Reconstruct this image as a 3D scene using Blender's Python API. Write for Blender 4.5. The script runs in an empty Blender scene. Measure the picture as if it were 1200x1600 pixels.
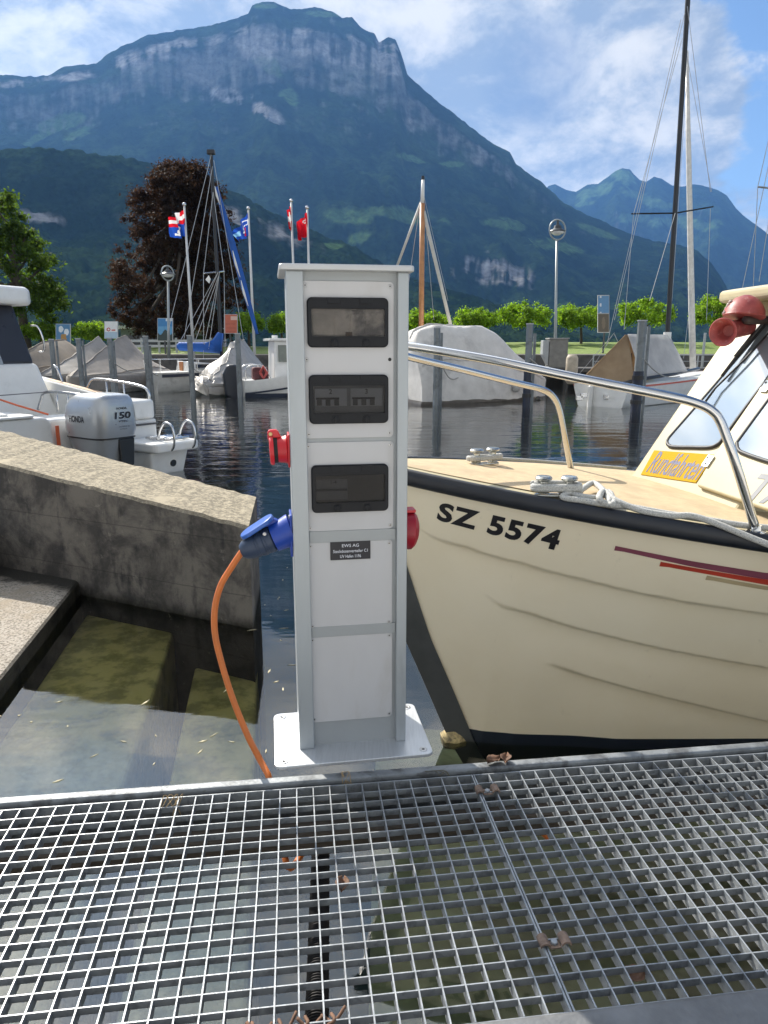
import bpy, math, random
import numpy as np
from mathutils import Vector, Matrix
R = math.radians
C = bpy.context.scene.collection
SC = bpy.context.scene

# ---------------------------------------------------------------- camera, sky, sun, exposure
PITCH, FPX, CAMH = R(13.0), 1109.0, 1.235
cam = bpy.data.objects.new('camera', bpy.data.cameras.new('camera')); C.objects.link(cam)
cam.location = (0, 0, CAMH); cam.rotation_euler = (R(90) - PITCH, 0, 0)
cam.data.sensor_fit = 'VERTICAL'; cam.data.sensor_height = 24; cam.data.sensor_width = 18
cam.data.lens = 24 * FPX / 1600
cam.data.clip_start = 0.05; cam.data.clip_end = 40000
SC.camera = cam
SUN_AZ, SUN_EL = R(-35.5), R(40)          # azimuth from +Y, positive to the right
SUNDIR = Vector((math.sin(SUN_AZ) * math.cos(SUN_EL), math.cos(SUN_AZ) * math.cos(SUN_EL), math.sin(SUN_EL)))
SUN_STRENGTH, SKY_STRENGTH, EXPOSURE = 5.0, 0.078, 0.74
sun = bpy.data.lights.new('sun', 'SUN'); sun.energy = SUN_STRENGTH; sun.angle = R(0.5); sun.color = (1, .93, .82)
suno = bpy.data.objects.new('sun', sun); C.objects.link(suno)
suno.rotation_euler = (-SUNDIR).to_track_quat('-Z', 'Y').to_euler()
SC.view_settings.view_transform = 'Standard'; SC.view_settings.look = 'None'
SC.view_settings.exposure = EXPOSURE; SC.view_settings.gamma = 1
SC.render.engine = 'CYCLES'
SC.cycles.use_denoising = True
SC.cycles.max_bounces = 10; SC.cycles.transparent_max_bounces = 16; SC.cycles.volume_bounces = 0
SC.cycles.sample_clamp_indirect = 6

pc, ps = math.cos(PITCH), math.sin(PITCH)
def ray(px, py):
    u = (px - 600) / FPX; v = (800 - py) / FPX
    return Vector((u, pc + v * ps, -ps + v * pc))
CAMP = Vector((0, 0, CAMH))
def at(px, py, y):                                  # point at depth y
    r = ray(px, py); return CAMP + r * (y / r.y)
def atz(px, py, z=0.0):                             # point at height z
    r = ray(px, py); return CAMP + r * ((z - CAMH) / r.z)
def atp(px, py, p0, n):                             # point on a plane
    r = ray(px, py); return CAMP + r * ((p0 - CAMP).dot(n) / r.dot(n))

# ---------------------------------------------------------------- node helpers
class NT:
    def __init__(s, tree):
        s.t = tree; s.t.nodes.clear()
    def n(s, typ, ins=None, **props):
        nd = s.t.nodes.new(typ)
        for k, v in props.items(): setattr(nd, k, v)
        for k, v in (ins or {}).items(): s.put(nd.inputs[k], v)
        return nd
    def put(s, sock, v):
        if isinstance(v, bpy.types.NodeSocket): s.t.links.new(v, sock)
        elif isinstance(v, bpy.types.Node): s.t.links.new(v.outputs[0], sock)
        else:
            if hasattr(sock.default_value, '__len__') and not hasattr(v, '__len__'): v = (v, v, v, 1)[:len(sock.default_value)]
            elif hasattr(sock.default_value, '__len__') and len(sock.default_value) == 4 and len(v) == 3: v = (*v, 1)
            sock.default_value = v
    def m(s, op, a, b=0.0, c=0.0, clamp=False):
        nd = s.t.nodes.new('ShaderNodeMath'); nd.operation = op; nd.use_clamp = clamp
        for i, x in enumerate((a, b, c)): s.put(nd.inputs[i], x)
        return nd.outputs[0]
    def mix(s, f, a, b, blend='MIX'):
        nd = s.t.nodes.new('ShaderNodeMix'); nd.data_type = 'RGBA'; nd.blend_type = blend
        s.put(nd.inputs[0], f); s.put(nd.inputs[6], a); s.put(nd.inputs[7], b)
        return nd.outputs[2]
    def rng(s, x, a, b, c=0.0, d=1.0, smooth=True):
        nd = s.t.nodes.new('ShaderNodeMapRange'); nd.interpolation_type = 'SMOOTHSTEP' if smooth else 'LINEAR'; nd.clamp = True
        for i, v in enumerate((x, a, b, c, d)): s.put(nd.inputs[i], v)
        return nd.outputs[0]
    def noise(s, vec, scale, detail=4, rough=.55, dist=0, dim='3D'):
        nd = s.n('ShaderNodeTexNoise', dict(Scale=scale, Detail=detail, Roughness=rough, Distortion=dist))
        s.put(nd.inputs['Vector'], vec); return nd.outputs[0]

# ---------------------------------------------------------------- world: sky with clouds
world = bpy.data.worlds.new('World'); SC.world = world; world.use_nodes = True
T = NT(world.node_tree)
sky = T.n('ShaderNodeTexSky', sky_type='NISHITA', sun_disc=False, sun_elevation=SUN_EL, sun_rotation=SUN_AZ,
          altitude=435, air_density=1.0, dust_density=0.4, ozone_density=1.6)
gen = T.n('ShaderNodeTexCoord').outputs['Generated']
dirn = T.n('ShaderNodeVectorMath', {0: gen}, operation='NORMALIZE').outputs[0]
sep = T.n('ShaderNodeSeparateXYZ', {0: dirn})
zc = T.m('MAXIMUM', sep.outputs[2], 0.0)
inv = T.m('DIVIDE', 1.0, T.m('ADD', zc, 0.50))
pl = T.n('ShaderNodeVectorMath', {0: dirn}, operation='SCALE'); T.put(pl.inputs['Scale'], inv)
pv = pl.outputs[0]
def blob(px, py, rad, soft=.5):
    d = ray(px, py).normalized()
    dt = T.n('ShaderNodeVectorMath', {0: dirn, 1: tuple(d)}, operation='DOT_PRODUCT').outputs['Value']
    return T.rng(dt, math.cos(R(rad * (1 + soft))), math.cos(R(rad * (1 - soft))))
n1 = T.noise(pv, 3.4, 9, .55, .2)
n2 = T.noise(pv, 10.0, 9, .60, .3)
cov = T.m('ADD', T.m('MULTIPLY', n1, .95), T.m('MULTIPLY', n2, .45))
def addb(cv, b, w): return T.m('ADD', cv, T.m('MULTIPLY', b, w))
def vblob(v, rad, soft=.9):
    dt = T.n('ShaderNodeVectorMath', {0: dirn, 1: tuple(Vector(v).normalized())}, operation='DOT_PRODUCT').outputs['Value']
    return T.rng(dt, math.cos(R(min(170, rad * (1 + soft)))), math.cos(R(rad * (1 - soft))))
for px, py, rad, w in [(150, -20, 26, .25), (-300, 60, 26, .24), (560, -60, 14, .2), (730, 40, 7, .12), (800, 170, 7, .15), (880, 260, 7, .12),
                       (720, 10, 7, .17), (790, 90, 5, .17), (860, 130, 5, .18), (930, 170, 6, .17), (840, 250, 6, .16), (960, 240, 5, .12), (1090, 270, 6, .12), (1180, 310, 9, .16), (1130, 80, 11, -.14), (1330, 60, 15, -.14), (1010, 30, 6, -.04), (1140, 190, 6, -.08)]:
    cov = addb(cov, blob(px, py, rad, .9), w)
cov = addb(cov, vblob((0, -1, .6), 50), .20)             # unseen cloud added behind the viewer to fill the shaded fronts
cov = addb(cov, vblob((-.38, .72, .72), 24), .22)
cov = addb(cov, vblob((-.22, .55, .9), 22), .2)
cov = addb(cov, vblob((.3, -.2, 1), 24), -.24)            # open sky overhead
cov = addb(cov, vblob((1, .3, .5), 30), -.12)
cmask = T.rng(cov, .62, .745)
n3 = T.noise(pv, 6.0, 8, .60, .3)
shade = T.rng(T.m('ADD', n3, T.m('MULTIPLY', T.m('SUBTRACT', n2, .5), .5)), .36, .66)
near_sun = T.n('ShaderNodeVectorMath', {0: dirn, 1: tuple(SUNDIR)}, operation='DOT_PRODUCT').outputs['Value']
glow = T.m('ADD', T.rng(near_sun, .93, 1.0, .95, 3.4), T.m('ADD', T.rng(near_sun, .1, -.7, 0, .6), T.m('MULTIPLY', T.m('MULTIPLY', T.rng(sep.outputs[2], .42, .56), T.rng(near_sun, .55, .88)), 2.0)))
ccol = T.mix(shade, (.23, .28, .35), (.62, .60, .555))
dk = T.m('MULTIPLY', blob(838, 120, 2.3, .9), T.rng(n2, .35, .6, .5, 1))
ccol = T.mix(T.m('MULTIPLY', dk, .8), ccol, (.13, .19, .30))
cscale = T.n('ShaderNodeVectorMath', {0: ccol}, operation='SCALE'); T.put(cscale.inputs['Scale'], glow)
bg1 = T.n('ShaderNodeBackground', dict(Color=T.mix(1.0, sky.outputs[0], (.95, 1.02, 1.08), 'MULTIPLY'), Strength=SKY_STRENGTH))
bg2 = T.n('ShaderNodeBackground', dict(Color=cscale.outputs[0], Strength=1.0))
mx = T.n('ShaderNodeMixShader', {0: T.m('MULTIPLY', cmask, .92), 1: bg1, 2: bg2})
T.n('ShaderNodeOutputWorld', {'Surface': mx.outputs[0]})

# ---------------------------------------------------------------- materials
MATS = {}
def mat(name, col, rough=.6, metal=0.0, var=.12, vscale=6.0, bump=0.0, bscale=40.0, spec=.5, col2=None, c2scale=3.0, c2lo=.5, c2hi=.65, coat=0.0, stretch=None):
    if name in MATS: return MATS[name]
    m = bpy.data.materials.new(name); m.use_nodes = True; MATS[name] = m
    t = NT(m.node_tree)
    vec = t.n('ShaderNodeTexCoord').outputs['Object']
    if stretch:
        mp = t.n('ShaderNodeMapping'); t.put(mp.inputs['Vector'], vec); mp.inputs['Scale'].default_value = stretch; vec = mp.outputs[0]
    c = (*col, 1)
    nz = t.noise(vec, vscale, 6, .6)
    k = t.rng(nz, .3, .7, 1 - var, 1 + var, False)
    sc = t.n('ShaderNodeVectorMath', {0: c[:3]}, operation='SCALE'); t.put(sc.inputs['Scale'], k)
    out = sc.outputs[0]
    if col2 is not None:
        n2 = t.noise(vec, c2scale, 7, .62, .3)
        out = t.mix(t.rng(n2, c2lo, c2hi), out, col2)
    b = t.n('ShaderNodeBsdfPrincipled', {'Base Color': out, 'Metallic': metal, 'Specular IOR Level': spec, 'Coat Weight': coat})
    t.put(b.inputs['Roughness'], t.rng(nz, .3, .7, max(.03, rough * .88), min(1, rough * 1.12), False))
    if bump:
        bn = t.n('ShaderNodeBump', {'Strength': bump, 'Distance': .01, 'Height': t.noise(vec, bscale, 5, .6)})
        t.put(b.inputs['Normal'], bn.outputs[0])
    t.n('ShaderNodeOutputMaterial', {'Surface': b.outputs[0]})
    return m
def glass(name, tint, refl=.12, rough=.03, opaque=0.0, base=(.02, .02, .02), ior=1.5):
    m = bpy.data.materials.new(name); m.use_nodes = True; MATS[name] = m
    t = NT(m.node_tree)
    fr = t.n('ShaderNodeFresnel', {'IOR': ior}).outputs[0]
    fr = t.m('ADD', fr, refl, clamp=True)
    tr = t.n('ShaderNodeBsdfTransparent', {'Color': tint})
    if opaque > 0:
        df = t.n('ShaderNodeBsdfDiffuse', {'Color': base})
        tr = t.n('ShaderNodeMixShader', {0: opaque, 1: tr.outputs[0], 2: df.outputs[0]})
    gl = t.n('ShaderNodeBsdfGlossy', {'Color': (1, 1, 1, 1), 'Roughness': rough})
    mxs = t.n('ShaderNodeMixShader', {0: fr, 1: tr.outputs[0], 2: gl.outputs[0]})
    t.n('ShaderNodeOutputMaterial', {'Surface': mxs.outputs[0]})
    return m
def leafmat(name, a, b, trans, seed=0):
    m = bpy.data.materials.new(name); m.use_nodes = True; MATS[name] = m
    t = NT(m.node_tree)
    vec = t.n('ShaderNodeTexCoord').outputs['Object']
    n1_ = t.rng(t.noise(vec, 2.5, 5, .7), .35, .65)
    col = t.mix(n1_, a, b)
    rnd = t.n('ShaderNodeNewGeometry').outputs['Random Per Island']
    k = t.rng(rnd, 0, 1, .65, 1.35, False)
    sc = t.n('ShaderNodeVectorMath', {0: col}, operation='SCALE'); t.put(sc.inputs['Scale'], k)
    d = t.n('ShaderNodeBsdfPrincipled', {'Base Color': sc.outputs[0], 'Roughness': .7, 'Specular IOR Level': .15})
    tl = t.n('ShaderNodeBsdfTranslucent', {'Color': sc.outputs[0]})
    tl2 = t.n('ShaderNodeVectorMath', {0: sc.outputs[0], 1: trans}, operation='MULTIPLY')
    t.put(tl.inputs['Color'], tl2.outputs[0])
    ad = t.n('ShaderNodeMixShader', {0: .5, 1: d.outputs[0], 2: tl.outputs[0]})
    t.n('ShaderNodeOutputMaterial', {'Surface': ad.outputs[0]})
    return m

# ---------------------------------------------------------------- objects
def tag(o, label=None, cat=None, group=None, kind=None):
    if label: o['label'] = label
    if cat: o['category'] = cat
    if group: o['group'] = group
    if kind: o['kind'] = kind
    return o
def empty(name, loc, label=None, cat=None, group=None):
    o = bpy.data.objects.new(name, None); C.objects.link(o); o.location = loc; o.empty_display_size = .2
    return tag(o, label, cat, group)
def rootloc(o):
    while o.parent is not None: o = o.parent
    return Vector(o.location)
class MB:
    """collects geometry in world coordinates"""
    def __init__(s): s.v = []; s.f = []; s.mi = []; s.cur = 0
    def add(s, vs, fs):
        k = len(s.v); s.v += [tuple(x) for x in vs]
        for f in fs: s.f.append(tuple(i + k for i in f)); s.mi.append(s.cur)
        return s
    def hexa(s, p):                      # 8 points: bottom 4 (ccw), top 4
        return s.add(p, [(3, 2, 1, 0), (4, 5, 6, 7), (0, 1, 5, 4), (1, 2, 6, 5), (2, 3, 7, 6), (3, 0, 4, 7)])
    def box(s, x0, x1, y0, y1, z0, z1, fr=None):
        p = [Vector(q) for q in ((x0, y0, z0), (x1, y0, z0), (x1, y1, z0), (x0, y1, z0), (x0, y0, z1), (x1, y0, z1), (x1, y1, z1), (x0, y1, z1))]
        if fr: p = [fr(*q) for q in p]
        return s.hexa(p)
    def prism(s, pts, off):              # polygon extruded by a vector
        n = len(pts); pts = [Vector(p) for p in pts]; off = Vector(off)
        return s.add(pts + [p + off for p in pts], [tuple(range(n - 1, -1, -1)), tuple(range(n, 2 * n))] + [(i, (i + 1) % n, n + (i + 1) % n, n + i) for i in range(n)])
    def grid(s, rows, closed=False):     # rows of points
        k = len(s.v); nr, nc = len(rows), len(rows[0])
        for r in rows: s.v += [tuple(p) for p in r]
        for i in range(nr - 1):
            for j in range(nc - (0 if closed else 1)):
                j2 = (j + 1) % nc
                s.f.append((k + i * nc + j, k + i * nc + j2, k + (i + 1) * nc + j2, k + (i + 1) * nc + j)); s.mi.append(s.cur)
        return s
    def tube(s, path, r, n=8, caps=True):
        path = [Vector(p) for p in path]; m = len(path)
        rs = r if isinstance(r, (list, tuple)) else [r] * m
        t0 = (path[1] - path[0]).normalized()
        up = Vector((0, 0, 1)) if abs(t0.z) < .9 else Vector((1, 0, 0))
        nrm = t0.cross(up).normalized(); rows = []
        for i, p in enumerate(path):
            t = (path[min(i + 1, m - 1)] - path[max(i - 1, 0)]).normalized()
            nrm = (nrm - t * nrm.dot(t)).normalized(); bi = t.cross(nrm)
            rows.append([p + (nrm * math.cos(a) + bi * math.sin(a)) * rs[i] for a in [2 * math.pi * j / n for j in range(n)]])
        k = len(s.v); s.grid(rows, True)
        if caps:
            s.f.append(tuple(k + j for j in range(n - 1, -1, -1))); s.mi.append(s.cur)
            s.f.append(tuple(k + (m - 1) * n + j for j in range(n))); s.mi.append(s.cur)
        return s
    def cyl(s, a, b, r, n=16, r2=None): return s.tube([a, b], [r, r if r2 is None else r2], n)
    def lathe(s, p, axis, prof, n=20):   # prof: list of (distance along axis, radius)
        axis = Vector(axis).normalized()
        return s.tube_raw([Vector(p) + axis * d for d, _ in prof], [q for _, q in prof], axis, n)
    def tube_raw(s, pts, rs, axis, n):
        up = Vector((0, 0, 1)) if abs(axis.z) < .9 else Vector((1, 0, 0))
        a1 = axis.cross(up).normalized(); a2 = axis.cross(a1); k = len(s.v)
        rows = [[p + (a1 * math.cos(a) + a2 * math.sin(a)) * r for a in [2 * math.pi * j / n for j in range(n)]] for p, r in zip(pts, rs)]
        s.grid(rows, True)
        s.f.append(tuple(k + j for j in range(n))); s.mi.append(s.cur)
        s.f.append(tuple(k + (len(pts) - 1) * n + j for j in range(n - 1, -1, -1))); s.mi.append(s.cur)
        return s
    def build(s, name, m, parent=None, smooth=False, bevel=0.0, base=None, seg=2, fixn=True):
        me = bpy.data.meshes.new(name)
        if parent is not None: off = rootloc(parent)
        else:
            a = np.array(s.v)
            off = Vector(base) if base is not None else Vector(((a[:, 0].min() + a[:, 0].max()) / 2, (a[:, 1].min() + a[:, 1].max()) / 2, a[:, 2].min()))
        me.from_pydata([(x - off[0], y - off[1], z - off[2]) for x, y, z in s.v], [], s.f)
        for mm in (m if isinstance(m, (list, tuple)) else [m]): me.materials.append(mm)
        if isinstance(m, (list, tuple)): me.polygons.foreach_set('material_index', s.mi)
        if fixn:
            import bmesh
            bm = bmesh.new(); bm.from_mesh(me); bmesh.ops.recalc_face_normals(bm, faces=bm.faces); bm.to_mesh(me); bm.free()
        if smooth:
            me.polygons.foreach_set('use_smooth', [True] * len(me.polygons))
            if smooth != 'all':
                try: me.set_sharp_from_angle(angle=R(smooth if smooth is not True else 40))
                except Exception: pass
        me.update()
        o = bpy.data.objects.new(name, me); C.objects.link(o)
        if parent is not None: o.parent = parent
        else: o.location = off
        if bevel:
            b = o.modifiers.new('bevel', 'BEVEL'); b.width = bevel; b.segments = seg; b.limit_method = 'ANGLE'; b.angle_limit = R(35)
        return o
def copy_tree(o, parent=None):
    c = o.copy(); C.objects.link(c)
    if parent is not None: c.parent = parent
    for ch in list(o.children): copy_tree(ch, c)
    return c
def spline(pts, n=8):                    # Catmull-Rom through points
    pts = [Vector(p) for p in pts]; out = []
    q = [pts[0] * 2 - pts[1]] + pts + [pts[-1] * 2 - pts[-2]]
    for i in range(1, len(q) - 2):
        for k in range(n):
            t = k / n; a, b, c_, d = q[i - 1], q[i], q[i + 1], q[i + 2]
            out.append(.5 * ((2 * b) + (c_ - a) * t + (2 * a - 5 * b + 4 * c_ - d) * t * t + (3 * b - a - 3 * c_ + d) * t ** 3))
    return out + [pts[-1]]
def lettering(body, width=None, height=1.0, bold=0.0, shear=0.0, spacing=1.0, font_h=.72):
    """flat letters as (verts 2D, faces), scaled so that capitals are 'height' tall"""
    cu = bpy.data.curves.new('letters', 'FONT'); cu.body = body; cu.offset = bold; cu.shear = shear; cu.space_character = spacing; cu.resolution_u = 4
    o = bpy.data.objects.new('letters', cu); C.objects.link(o)
    bpy.context.view_layer.update()
    me = bpy.data.meshes.new_from_object(o.evaluated_get(bpy.context.evaluated_depsgraph_get()))
    v = np.array([tuple(x.co) for x in me.vertices]).reshape(-1, 3)[:, :2]; f = [tuple(p.vertices) for p in me.polygons]
    bpy.data.objects.remove(o); bpy.data.curves.remove(cu); bpy.data.meshes.remove(me)
    v[:, 0] -= v[:, 0].min(); k = height / font_h; v = v * k
    if width: v[:, 0] *= width / v[:, 0].max()
    return v, f
def rrect(x0, x1, z0, z1, r, n=4):
    pts = []
    for cx, cz, a0 in ((x1 - r, z1 - r, 0), (x0 + r, z1 - r, 90), (x0 + r, z0 + r, 180), (x1 - r, z0 + r, 270)):
        for k in range(n + 1):
            a = R(a0 + 90 * k / n); pts.append((cx + r * math.cos(a), cz + r * math.sin(a)))
    return pts

# numpy noise
def _h(ix, iy, seed):
    h = (ix.astype(np.int64) * 374761393 + iy.astype(np.int64) * 668265263 + seed * 2147483647) & 0xffffffff
    h = ((h ^ (h >> 13)) * 1274126177) & 0xffffffff
    return ((h ^ (h >> 16)) & 0xffff) / 65535.0
def vnoise(x, y, seed=0):
    ix, iy = np.floor(x), np.floor(y); fx, fy = x - ix, y - iy
    fx = fx * fx * (3 - 2 * fx); fy = fy * fy * (3 - 2 * fy)
    a, b, c_, d = _h(ix, iy, seed), _h(ix + 1, iy, seed), _h(ix, iy + 1, seed), _h(ix + 1, iy + 1, seed)
    return (a + (b - a) * fx) * (1 - fy) + (c_ + (d - c_) * fx) * fy
def fbm(x, y, o=5, seed=0, gain=.5):
    s = np.zeros_like(x); a = 1.0; tot = 0
    for k in range(o):
        s += a * vnoise(x * 2 ** k + 17.3 * k, y * 2 ** k - 9.1 * k, seed + k); tot += a; a *= gain
    return s / tot
W = -0.365                                # water level
# ================================================================ the large structure
def pix_arr(x, y, z):
    dz = z - CAMH; d = y * pc - dz * ps
    return 600 + FPX * x / d, 800 - FPX * (y * ps + dz * pc) / d
def terrain_material(name, tscale, bump):
    m = bpy.data.materials.new(name); m.use_nodes = True
    t = NT(m.node_tree)
    vec = t.n('ShaderNodeTexCoord').outputs['Object']
    a = t.n('ShaderNodeAttribute', attribute_name='cover')
    n_ = t.noise(vec, tscale, 7, .68)
    k = t.rng(n_, .33, .67, .6, 1.4, False)
    sc = t.n('ShaderNodeVectorMath', {0: a.outputs['Color']}, operation='SCALE'); t.put(sc.inputs['Scale'], k)
    b = t.n('ShaderNodeBsdfDiffuse', {'Color': sc.outputs[0], 'Roughness': .6})
    bn = t.n('ShaderNodeBump', {'Strength': .9, 'Distance': bump, 'Height': n_}); t.put(b.inputs['Normal'], bn.outputs[0])
    t.n('ShaderNodeOutputMaterial', {'Surface': b.outputs[0]})
    return m
def terrain(name, label, sky_px, r0, rr, back, ncol, nrow, seed, qtab, gully, canopy, can_wl, patches, rockq, tscale, bump, px0=-160, px1=1360, rock_amt=1.0):
    azs, es = [], []
    for px, py in sky_px:
        r = ray(px, py); azs.append(math.atan2(r.x, r.y)); es.append(r.z / math.hypot(r.x, r.y))
    ra, rb = ray(px0, 544), ray(px1, 544)
    az = np.linspace(math.atan2(ra.x, ra.y), math.atan2(rb.x, rb.y), ncol)
    E = np.interp(az, azs, es)
    t = np.linspace(0, 1, nrow)
    q = np.interp(t, [a for a, _ in qtab], [b for _, b in qtab])
    TT, AZ = np.meshgrid(t, az, indexing='ij')
    Q, EE = np.meshgrid(q, E, indexing='ij')
    wob = (fbm(AZ * rr / 500, TT * 3, 4, seed + 50) - .5)
    Q = np.interp(np.clip(TT + wob * .13 * np.sin(np.pi * TT), 0, 1), [a for a, _ in qtab], [b for _, b in qtab])
    rad = r0 + (rr - r0) * TT
    Z = CAMH + rad * EE * Q - 3 * (1 - TT)
    gl = 1 - np.abs(2 * fbm(AZ * rr / gully[1], rad / (gully[1] * 2.5), 5, seed) - 1)
    Z += gully[0] * (gl - .75) * np.sin(np.pi * np.clip(TT, 0, 1)) ** .8 * np.clip(EE * 4, .2, 1)
    Z += gully[0] * .5 * (fbm(AZ * rr / 90, rad / 90, 4, seed + 9) - .5) * np.sin(np.pi * TT) ** .7
    slope = np.gradient(Z, axis=0) / ((rr - r0) / (nrow - 1))
    X, Y = rad * np.sin(AZ), rad * np.cos(AZ)
    PX, PY = pix_arr(X, Y, Z)
    forest = np.array([.015, .034, .017]); rock = np.array([.21, .205, .20]); mead = np.array([.075, .13, .045])
    fm = fbm(AZ * rr / 220, rad / 220, 5, seed + 3)
    fm2 = fbm(AZ * rr / (can_wl * 3.2), rad / (can_wl * 3.2), 4, seed + 5)
    sp = np.clip((fm2 - .42) * 4 + (fm - .5) * 2, 0, 1)[..., None]                # dark spruce among lighter beech and maple
    cover = forest[None, None] * (.5 + .5 * fm)[..., None] * (1 - sp) + np.array([.030, .055, .022])[None, None] * (.5 + .7 * fm)[..., None] * sp
    mk = np.zeros_like(Z); rk = np.zeros_like(Z)
    for kind, cx, cy, w, h, rot in patches:
        c_, s_ = math.cos(R(rot)), math.sin(R(rot))
        u = ((PX - cx) * c_ + (PY - cy) * s_) / w; v = (-(PX - cx) * s_ + (PY - cy) * c_) / h
        d = 1 - np.sqrt(u * u + v * v) + 1.5 * (fbm(AZ * rr / 110, rad / 110, 5, seed + 21) - .5)
        msk = np.clip(d * 3.0, 0, 1)
        if kind == 'm': mk = np.maximum(mk, msk)
        else: rk = np.maximum(rk, msk)
    rn = .55 * fbm(AZ * rr / 26, Z / 150, 4, seed + 33) + .45 * fbm(AZ * rr / 80, Z / 38, 5, seed + 34)
    rk = np.maximum(rk * np.clip((rn - .40) * 9, 0, 1), np.clip((slope - rockq) * 1.6 + (rn - .5) * 2.2, 0, 1) * rock_amt * np.clip((Q - .62) * 5, 0.06, 1))
    cover = cover * (1 - mk[..., None]) + mead * (.75 + .5 * fm)[..., None] * mk[..., None]
    cover = cover * (1 - rk[..., None]) + rock * np.clip(-.75 + 3.5 * rn, .15, 2.2)[..., None] * rk[..., None]
    wood = (1 - mk) * (1 - rk)
    Z += canopy * 1.1 * (fbm(AZ * rr / (can_wl * 3.6), rad / (can_wl * 3.6), 2, seed + 71, .5) - .5) * wood * np.clip(TT * 6, 0, 1) * np.clip((1 - TT) * 12, .25, 1)
    Z += canopy * (fbm(AZ * rr / can_wl, rad / can_wl, 2, seed + 77, .6) - .4) * wood * np.clip(1.1 - 0 * TT, 0, 1)
    rows = [(X, Y, Z)]
    me = bpy.data.meshes.new(name)
    bx = [X]; by = [Y]; bz = [Z]; bc = [cover]
    for k in (1, 2, 3):                                  # the far side falls away again
        rad2 = rr + back * k / 3; zz = Z[-1] * (1 - .3 * k)
        bx.append((rad2 * np.sin(az))[None]); by.append((rad2 * np.cos(az))[None]); bz.append(zz[None]); bc.append(cover[-1:])
    X, Y, Z, cover = [np.concatenate(q_, 0) for q_ in (bx, by, bz, bc)]
    nr = X.shape[0]
    co = np.stack([X, Y, Z], -1).reshape(-1, 3)
    idx = np.arange(nr * ncol).reshape(nr, ncol)
    F = np.stack([idx[:-1, :-1], idx[:-1, 1:], idx[1:, 1:], idx[1:, :-1]], -1).reshape(-1, 4)
    me.vertices.add(len(co)); me.vertices.foreach_set('co', co.astype(np.float32).ravel())
    me.loops.add(F.size); me.loops.foreach_set('vertex_index', F.astype(np.int32).ravel())
    me.polygons.add(len(F)); me.polygons.foreach_set('loop_start', np.arange(0, F.size, 4, dtype=np.int32))
    me.polygons.foreach_set('use_smooth', np.ones(len(F), bool))
    at_ = me.attributes.new('cover', 'FLOAT_COLOR', 'POINT')
    at_.data.foreach_set('color', np.concatenate([cover.reshape(-1, 3), np.ones((len(co), 1))], 1).astype(np.float32).ravel())
    me.update(); me.validate()
    me.materials.append(terrain_material(name + '_ground', tscale, bump))
    o = bpy.data.objects.new(name, me); C.objects.link(o)
    tag(o, label, None, None, 'structure')
    return o

MAIN = [(-500, 160), (-160, 140), (0, 118), (40, 120), (75, 118), (100, 105), (150, 99), (172, 82), (190, 74), (230, 56), (285, 46), (330, 41), (360, 31), (388, 22), (394, 8), (410, 2), (428, 2), (440, 9),
        (455, 15), (490, 12), (520, 18), (535, 28), (550, 28), (562, 42), (585, 54), (592, 66), (606, 60), (618, 62), (627, 84), (636, 116), (650, 130), (668, 146), (690, 163), (715, 182), (740, 202), (770, 225), (797, 238), (806, 256), (828, 272),
        (850, 288), (880, 316), (905, 330), (950, 350), (990, 368), (1020, 376), (1060, 382), (1090, 392), (1110, 410), (1125, 430), (1138, 455), (1150, 478), (1165, 505), (1180, 530), (1200, 541), (1700, 543)]
terrain('mountain', 'big dark blue mountain with pale summit cliffs', MAIN, 1500, 4000, 900, 820, 230, 4,
        [(0, 0), (.12, .10), (.3, .30), (.5, .52), (.7, .70), (.82, .785), (.86, .85), (.90, .94), (.94, .965), (1, 1)], (95, 420), 11, 26,
        [('m', 108, 188, 42, 13, -14), ('m', 128, 206, 34, 9, -28), ('m', 60, 215, 30, 6, -28), ('m', 545, 338, 46, 12, 4), ('m', 620, 335, 60, 12, 8), ('m', 640, 247, 32, 7, 12), ('m', 705, 257, 26, 4, 0), ('m', 800, 352, 40, 9, 8), ('m', 870, 385, 46, 9, 12), ('m', 560, 372, 22, 8, -10),
         ('m', 420, 100, 30, 14, 40), ('m', 420, 10, 22, 6, 0), ('m', 500, 22, 40, 5, 3), ('m', 455, 150, 16, 22, -30), ('m', 940, 365, 40, 6, 20),
         ('r', 770, 424, 66, 22, 6), ('r', 415, 175, 34, 10, 30), ('r', 640, 190, 16, 10, 30), ('r', 230, 90, 76, 22, -12), ('r', 400, 66, 110, 26, 0), ('r', 520, 76, 110, 26, 10), ('r', 606, 92, 32, 32, 30), ('r', 120, 118, 60, 9, -6), ('r', 30, 132, 40, 9, -3), ('r', 360, 150, 40, 12, 10)],
        .95, .035, 22, rock_amt=.55)
FAR = [(600, 330), (780, 320), (845, 305), (857, 290), (868, 288), (885, 297), (900, 300), (918, 289), (935, 287), (950, 276), (962, 267), (972, 263), (984, 264), (990, 272), (1000, 281), (1010, 284), (1022, 276), (1034, 279),
       (1050, 290), (1066, 292), (1085, 288), (1100, 291), (1120, 296), (1136, 306), (1150, 326), (1165, 340), (1180, 350), (1200, 366), (1300, 400), (1700, 480)]
terrain('far_mountain', 'distant pale blue mountain right of the big slope', FAR, 5200, 8200, 1500, 420, 110, 12,
        [(0, 0), (.2, .2), (.5, .55), (.8, .85), (1, 1)], (240, 900), 12, 60,
        [('m', 972, 275, 26, 12, 30), ('m', 930, 300, 40, 9, -20), ('m', 1090, 350, 46, 12, 10), ('m', 1010, 312, 50, 9, 20), ('m', 1000, 342, 50, 9, 4), ('m', 915, 318, 22, 5, -10)],
        1.3, .016, 26, px0=560)
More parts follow.
